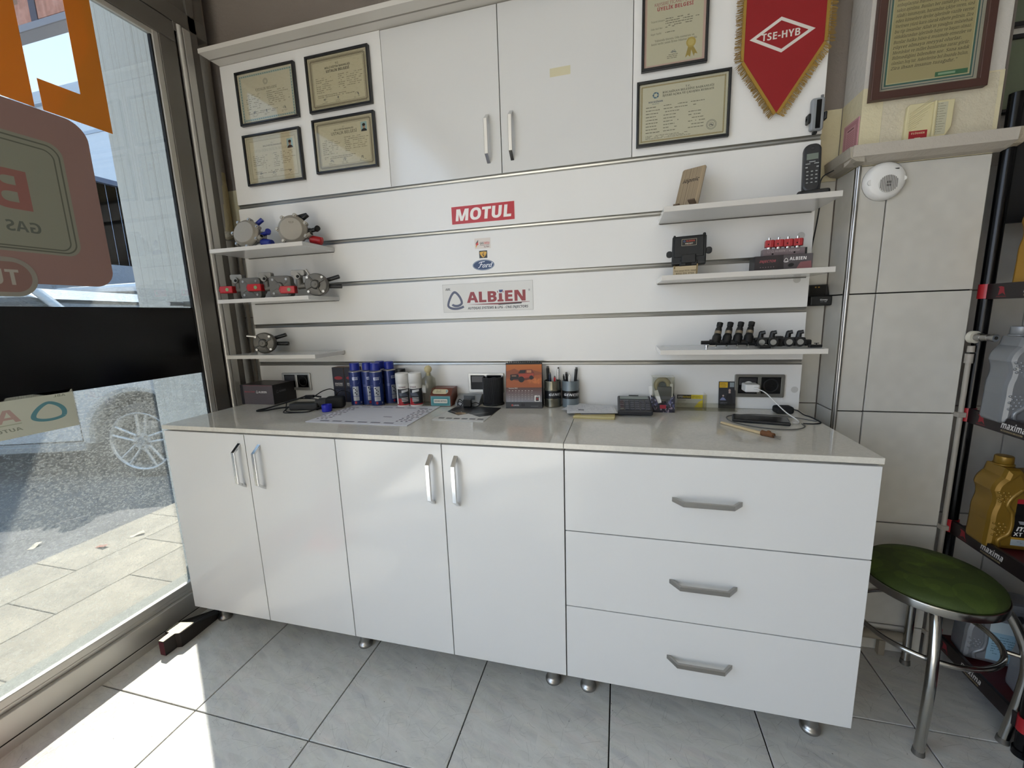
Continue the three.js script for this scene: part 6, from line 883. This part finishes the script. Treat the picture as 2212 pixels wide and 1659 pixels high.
function jug(label, pos, turn, color, rough, draw, sc = 1) {
  const o = thing('oil_jug', label, 'jug', pos, turn), mat = phys(color, rough, { metalness: 0.35 });
  const s = new THREE.Shape(); s.moveTo(-0.085, 0.004); s.lineTo(0.085, 0.004); s.quadraticCurveTo(0.093, 0.004, 0.093, 0.02); s.lineTo(0.093, 0.215); s.quadraticCurveTo(0.088, 0.245, 0.05, 0.248); s.lineTo(-0.022, 0.242); s.quadraticCurveTo(-0.03, 0.262, -0.036, 0.262); s.lineTo(-0.068, 0.262); s.lineTo(-0.074, 0.235); s.quadraticCurveTo(-0.094, 0.215, -0.094, 0.19); s.quadraticCurveTo(-0.082, 0.165, -0.088, 0.14); s.quadraticCurveTo(-0.094, 0.12, -0.092, 0.09); s.lineTo(-0.094, 0.02); s.quadraticCurveTo(-0.094, 0.004, -0.085, 0.004);
  const hl = new THREE.Path(); hl.moveTo(0.01, 0.2); hl.lineTo(0.055, 0.205); hl.quadraticCurveTo(0.07, 0.2, 0.068, 0.17); hl.lineTo(0.03, 0.182); hl.closePath(); s.holes.push(hl);
  part('body', ext(s, 0.095, 0.014, 12).translate(0, 0, -0.0475), mat, o);
  part('moulded_ridge', [tube([[-0.03, 0.2, 0.047], [-0.05, 0.175, 0.048], [-0.058, 0.15, 0.048], [-0.045, 0.125, 0.048], [-0.045, 0.06, 0.048], [-0.066, 0.035, 0.047], [-0.062, 0.014, 0.045]], 0.006, 40, 10), tube([[-0.03, 0.2, 0.047], [0.0, 0.215, 0.047], [0.04, 0.218, 0.046]], 0.005, 20, 8)], mat, o);
  seed = 15; part('grip_dimples', Array.from({ length: 27 }, (_, k) => sph(0.0042, -0.08 + (k % 3) * 0.011 + (Math.floor(k / 3) % 2) * 0.005, 0.05 + Math.floor(k / 3) * 0.0095 + (k > 14 ? 0.062 : 0), 0.0452, 8)), mat, o);
  part('cap', [lathe([[0, 0.03], [0.019, 0.03], [0.021, 0.028], [0.022, 0.0], [0, 0]], 32).translate(-0.052, 0.262, 0), new THREE.TorusGeometry(0.0225, 0.0025, 8, 30).rotateX(PI / 2).translate(-0.052, 0.266, 0)], mat, o);
  part('label', uvFit(span(-0.036, 0.084, 0.022, 0.172, 0.0468, 0.0482).toNonIndexed()), printed(tex(512, 640, draw), 0.35), o);
  if (sc !== 1) o.scale.setScalar(sc); return o;
}
const oilLabel = (bg, band, foot, grade) => (c, w, h) => { c.fillStyle = bg; c.fillRect(0, 0, w, h); c.fillStyle = '#a3222b'; c.fillRect(0, 0, w, 62); c.fillStyle = '#e0dcd6'; c.beginPath(); c.moveTo(60, 40); c.lineTo(120, 14); c.lineTo(150, 52); c.fill(); squash(c, 'Petrol Ofisi', 180, 46, 250, 'bold 40px sans-serif', '#dcd8d2'); c.strokeStyle = band; c.lineWidth = 10; c.beginPath(); c.moveTo(250, 270); c.lineTo(420, 200); c.lineTo(500, 270); c.stroke(); c.fillStyle = '#8e8e90'; c.beginPath(); c.moveTo(40, 300); c.lineTo(230, 300); c.lineTo(190, 344); c.lineTo(60, 344); c.fill(); squash(c, 'maxima', 24, 436, 420, 'italic bold 110px sans-serif', '#dedad4'); squash(c, grade, 14, 506, 330, 'bold 70px sans-serif', '#dedad4'); c.fillStyle = band; c.fillRect(0, 526, w, 30); c.fillStyle = foot; c.fillRect(0, 556, w, 84); lines(c, 60, 580, 280, 2, 22, '#707a80'); };
jug('amber oil jug on the top shelf of the rack', [2.925, 1.3025, 0.15], 0, 0xa87d2a, 0.35, oilLabel('#2b2418', '#b58a2c', '#a8a9a8', '5W-30'), 0.98);
jug('silver oil jug with blue-striped 10W label', [2.898, 0.9103, 0.15], -0.05, 0x85878a, 0.35, oilLabel('#14202c', '#2f7fa8', '#b9bcbc', '10W-40'), 0.98);
jug('gold oil jug with XT 5W-30 label on the third shelf', [2.903, 0.5223, 0.16], -0.05, 0x8a6a26, 0.32, oilLabel('#131211', '#a8802c', '#9fa6a8', 'XT 5W-30'), 0.98);
jug('grey oil jug with pale blue label on the lowest shelf', [2.925, 0.1023, 0.13], -0.2, 0x8d8f92, 0.4, (c, w, h) => { c.fillStyle = '#9fc0cf'; c.fillRect(0, 0, w, h); c.fillStyle = '#c9d6da'; c.fillRect(0, 0, w, 180); lines(c, 40, 240, 380, 8, 40, '#5f7f8f'); }, 0.92);
jug('second grey jug with a red and blue label at the front of the lowest shelf', [2.96, 0.1023, 0.29], -0.2, 0x9a9c9f, 0.4, (c, w, h) => { c.fillStyle = '#8fb6c8'; c.fillRect(0, 0, w, h); c.fillStyle = '#a8323a'; c.fillRect(30, 120, 140, 90); lines(c, 40, 300, 380, 6, 40, '#4f6f80'); }, 0.9);
// ---------------------------------------------------------------- stool
{
  const o = thing('stool', 'round chrome stool with a mottled green cushion', 'stool', [2.641, 0, 0.267], 0);
  const green = tex(512, 512, (c, w, h) => { c.fillStyle = '#364512'; c.fillRect(0, 0, w, h); seed = 88; for (let i = 0; i < 60; i++) { const r = 20 + rnd() * 60; c.fillStyle = `rgba(${rnd() < 0.5 ? '88,110,36' : '46,60,16'},.28)`; c.beginPath(); c.ellipse(rnd() * w, rnd() * h, r, r * 0.8, rnd() * 3, 0, 7); c.fill(); } for (let i = 0; i < 6000; i++) { c.fillStyle = `rgba(${rnd() < 0.5 ? '110,130,60' : '30,40,10'},.12)`; c.fillRect(rnd() * w, rnd() * h, 2, 2); } });
  const g = lathe([[0, 0.485], [0.06, 0.4845], [0.11, 0.481], [0.145, 0.472], [0.158, 0.46], [0.16, 0.45], [0.155, 0.446], [0, 0.446]], 64), p = g.attributes.position, uv = []; for (let i = 0; i < p.count; i++) uv.push(p.getX(i) * 3 + 0.5, p.getZ(i) * 3 + 0.5); g.setAttribute('uv', new THREE.Float32BufferAttribute(uv, 2));
  part('cushion', g, std(0xffffff, 0.75, { map: green, bumpMap: peel, bumpScale: 0.0006 }), o);
  part('seat_ring', lathe([[0.150, 0.447], [0.1615, 0.447], [0.164, 0.444], [0.164, 0.424], [0.1605, 0.421], [0.150, 0.421]], 64), M.chromeWorn = std(0xb5b3ae, 0.2, { metalness: 1 }), o);
  part('seat_board', cyl(0.15, 0.15, 0.012, 0, 0.44, 0, 48), M.blackMatt, o);
  for (const [x, z] of [[-0.0809, 0.1776], [0.1758, 0.0843], [0.0806, -0.1778], [-0.1761, -0.0845]]) {
    const l = Math.hypot(x, z), n = [x / l, z / l], P = (r, y) => [n[0] * r, y, n[1] * r];
    const leg = part('leg', tube([P(0.138, 0.43), P(0.165, 0.40), P(0.197, 0.33), P(0.212, 0.25), P(0.209, 0.16), P(0.2, 0.06), P(0.1945, 0.008)], 0.0125, 60, 16), M.chromeWorn, o);
    part('foot_cap', cyl(0.0135, 0.015, 0.016, n[0] * 0.1942, 0.008, n[1] * 0.1942, 18), M.castDark, leg);
  }
  part('ring_rail', new THREE.TorusGeometry(0.165, 0.0075, 12, 64).rotateX(PI / 2).translate(0, 0.285, 0), M.chromeWorn, o);
  each('rail_stay', [[-0.0809, 0.1776], [0.1758, 0.0843], [0.0806, -0.1778], [-0.1761, -0.0845]].map(([x, z]) => { const l = Math.hypot(x, z); return rodTo([x / l * 0.165, 0.285, z / l * 0.165], [x / l * 0.204, 0.285, z / l * 0.204], 0.006, 10); }), M.chromeWorn, o);
}
// ---------------------------------------------------------------- door wedge, litter, and the cone the cabinet doors mirror
{
  const d = thing('door_wedge', 'dark cut metal block lying against the floor track as a door stop', 'door stop', [0, 0, 0]);
  const s = [[-0.018, 0.655], [0.008, 0.655], [0.008, 0.612], [0.026, 0.605], [0.026, 0.545], [0.018, 0.40], [-0.03, 0.40], [-0.052, 0.56], [-0.047, 0.61], [-0.022, 0.612]];
  const body = new THREE.Shape(); s.forEach((p, i) => (i ? body.lineTo(p[0], -p[1]) : body.moveTo(p[0], -p[1]))); body.closePath();
  const g = ext(body, 0.062, 0.0015).rotateX(-PI / 2), p = g.attributes.position;
  for (let i = 0; i < p.count; i++) if (p.getY(i) > 0.03) { const z = p.getZ(i); if (z < 0.55) p.setY(i, Math.max(0.006, 0.062 - (0.55 - z) / 0.15 * 0.054)); }
  g.computeVertexNormals(); part('block', uvm(g, 4), std(0x3b3734, 0.6, { metalness: 0.4, bumpMap: plasterBump, bumpScale: 0.001 }), d);
  part('painted_end', span(-0.0175, 0.0075, 0.003, 0.058, 0.6545, 0.6562), std(0x5d2430, 0.5), d);
  part('worn_top', uvm(ext(poly(s.slice(0, 5).concat([[-0.052, 0.56], [-0.047, 0.61], [-0.022, 0.612]]).map((q) => [q[0] * 0.92 - 0.001, -q[1]])), 0.0012).rotateX(-PI / 2).translate(0, 0.0618, 0), 5), std(0x9a9384, 0.5, { metalness: 0.5, bumpMap: plasterBump, bumpScale: 0.001 }), d);
  const c = thing('traffic_cone', 'orange traffic cone on the shop floor, mirrored in the cabinet doors', 'cone', [0.09, 0, 1.25]);
  part('cone', lathe([[0.02, 0.56], [0.026, 0.56], [0.085, 0.02], [0.08, 0.02]], 40), std(0xd2401e, 0.5), c); part('base', box(0.22, 0.02, 0.22, 0, 0.01, 0, 0.006), std(0xd2401e, 0.5), c); part('white_band', lathe([[0.0395, 0.45], [0.0505, 0.35], [0.0495, 0.35], [0.0385, 0.45]], 40), M.white, c);
  const leafMat = std(0x8c5a48, 0.8), paperMat = std(0xb9b09a, 0.8);
  [[-1.27, 0.10, leafMat, 'brown dry leaf on the pavement slabs'], [-1.21, -0.05, paperMat, 'pale curled scrap on the pavement near the shadow edge'], [-1.75, 0.16, paperMat, 'tiny pale scrap at the far left of the pavement']].forEach(([x, z, m, l], i) => { const t = thing('litter', l, 'litter', [x, -0.013 - (x < -1.5 ? 0.02 : 0), z], i); const lg = new THREE.PlaneGeometry(0.07, 0.03, 8, 4), q = lg.attributes.position; for (let k = 0; k < q.count; k++) q.setZ(k, 0.006 + 0.01 * Math.sin(q.getX(k) * 60) * 0.6); lg.computeVertexNormals(); part('scrap', lg.rotateX(-PI / 2), m, t); });
}
// ---------------------------------------------------------------- hand over
scene.traverse((o) => { if (o.isMesh) { o.castShadow = true; o.receiveShadow = true; } });
renderer.render(scene, camera);
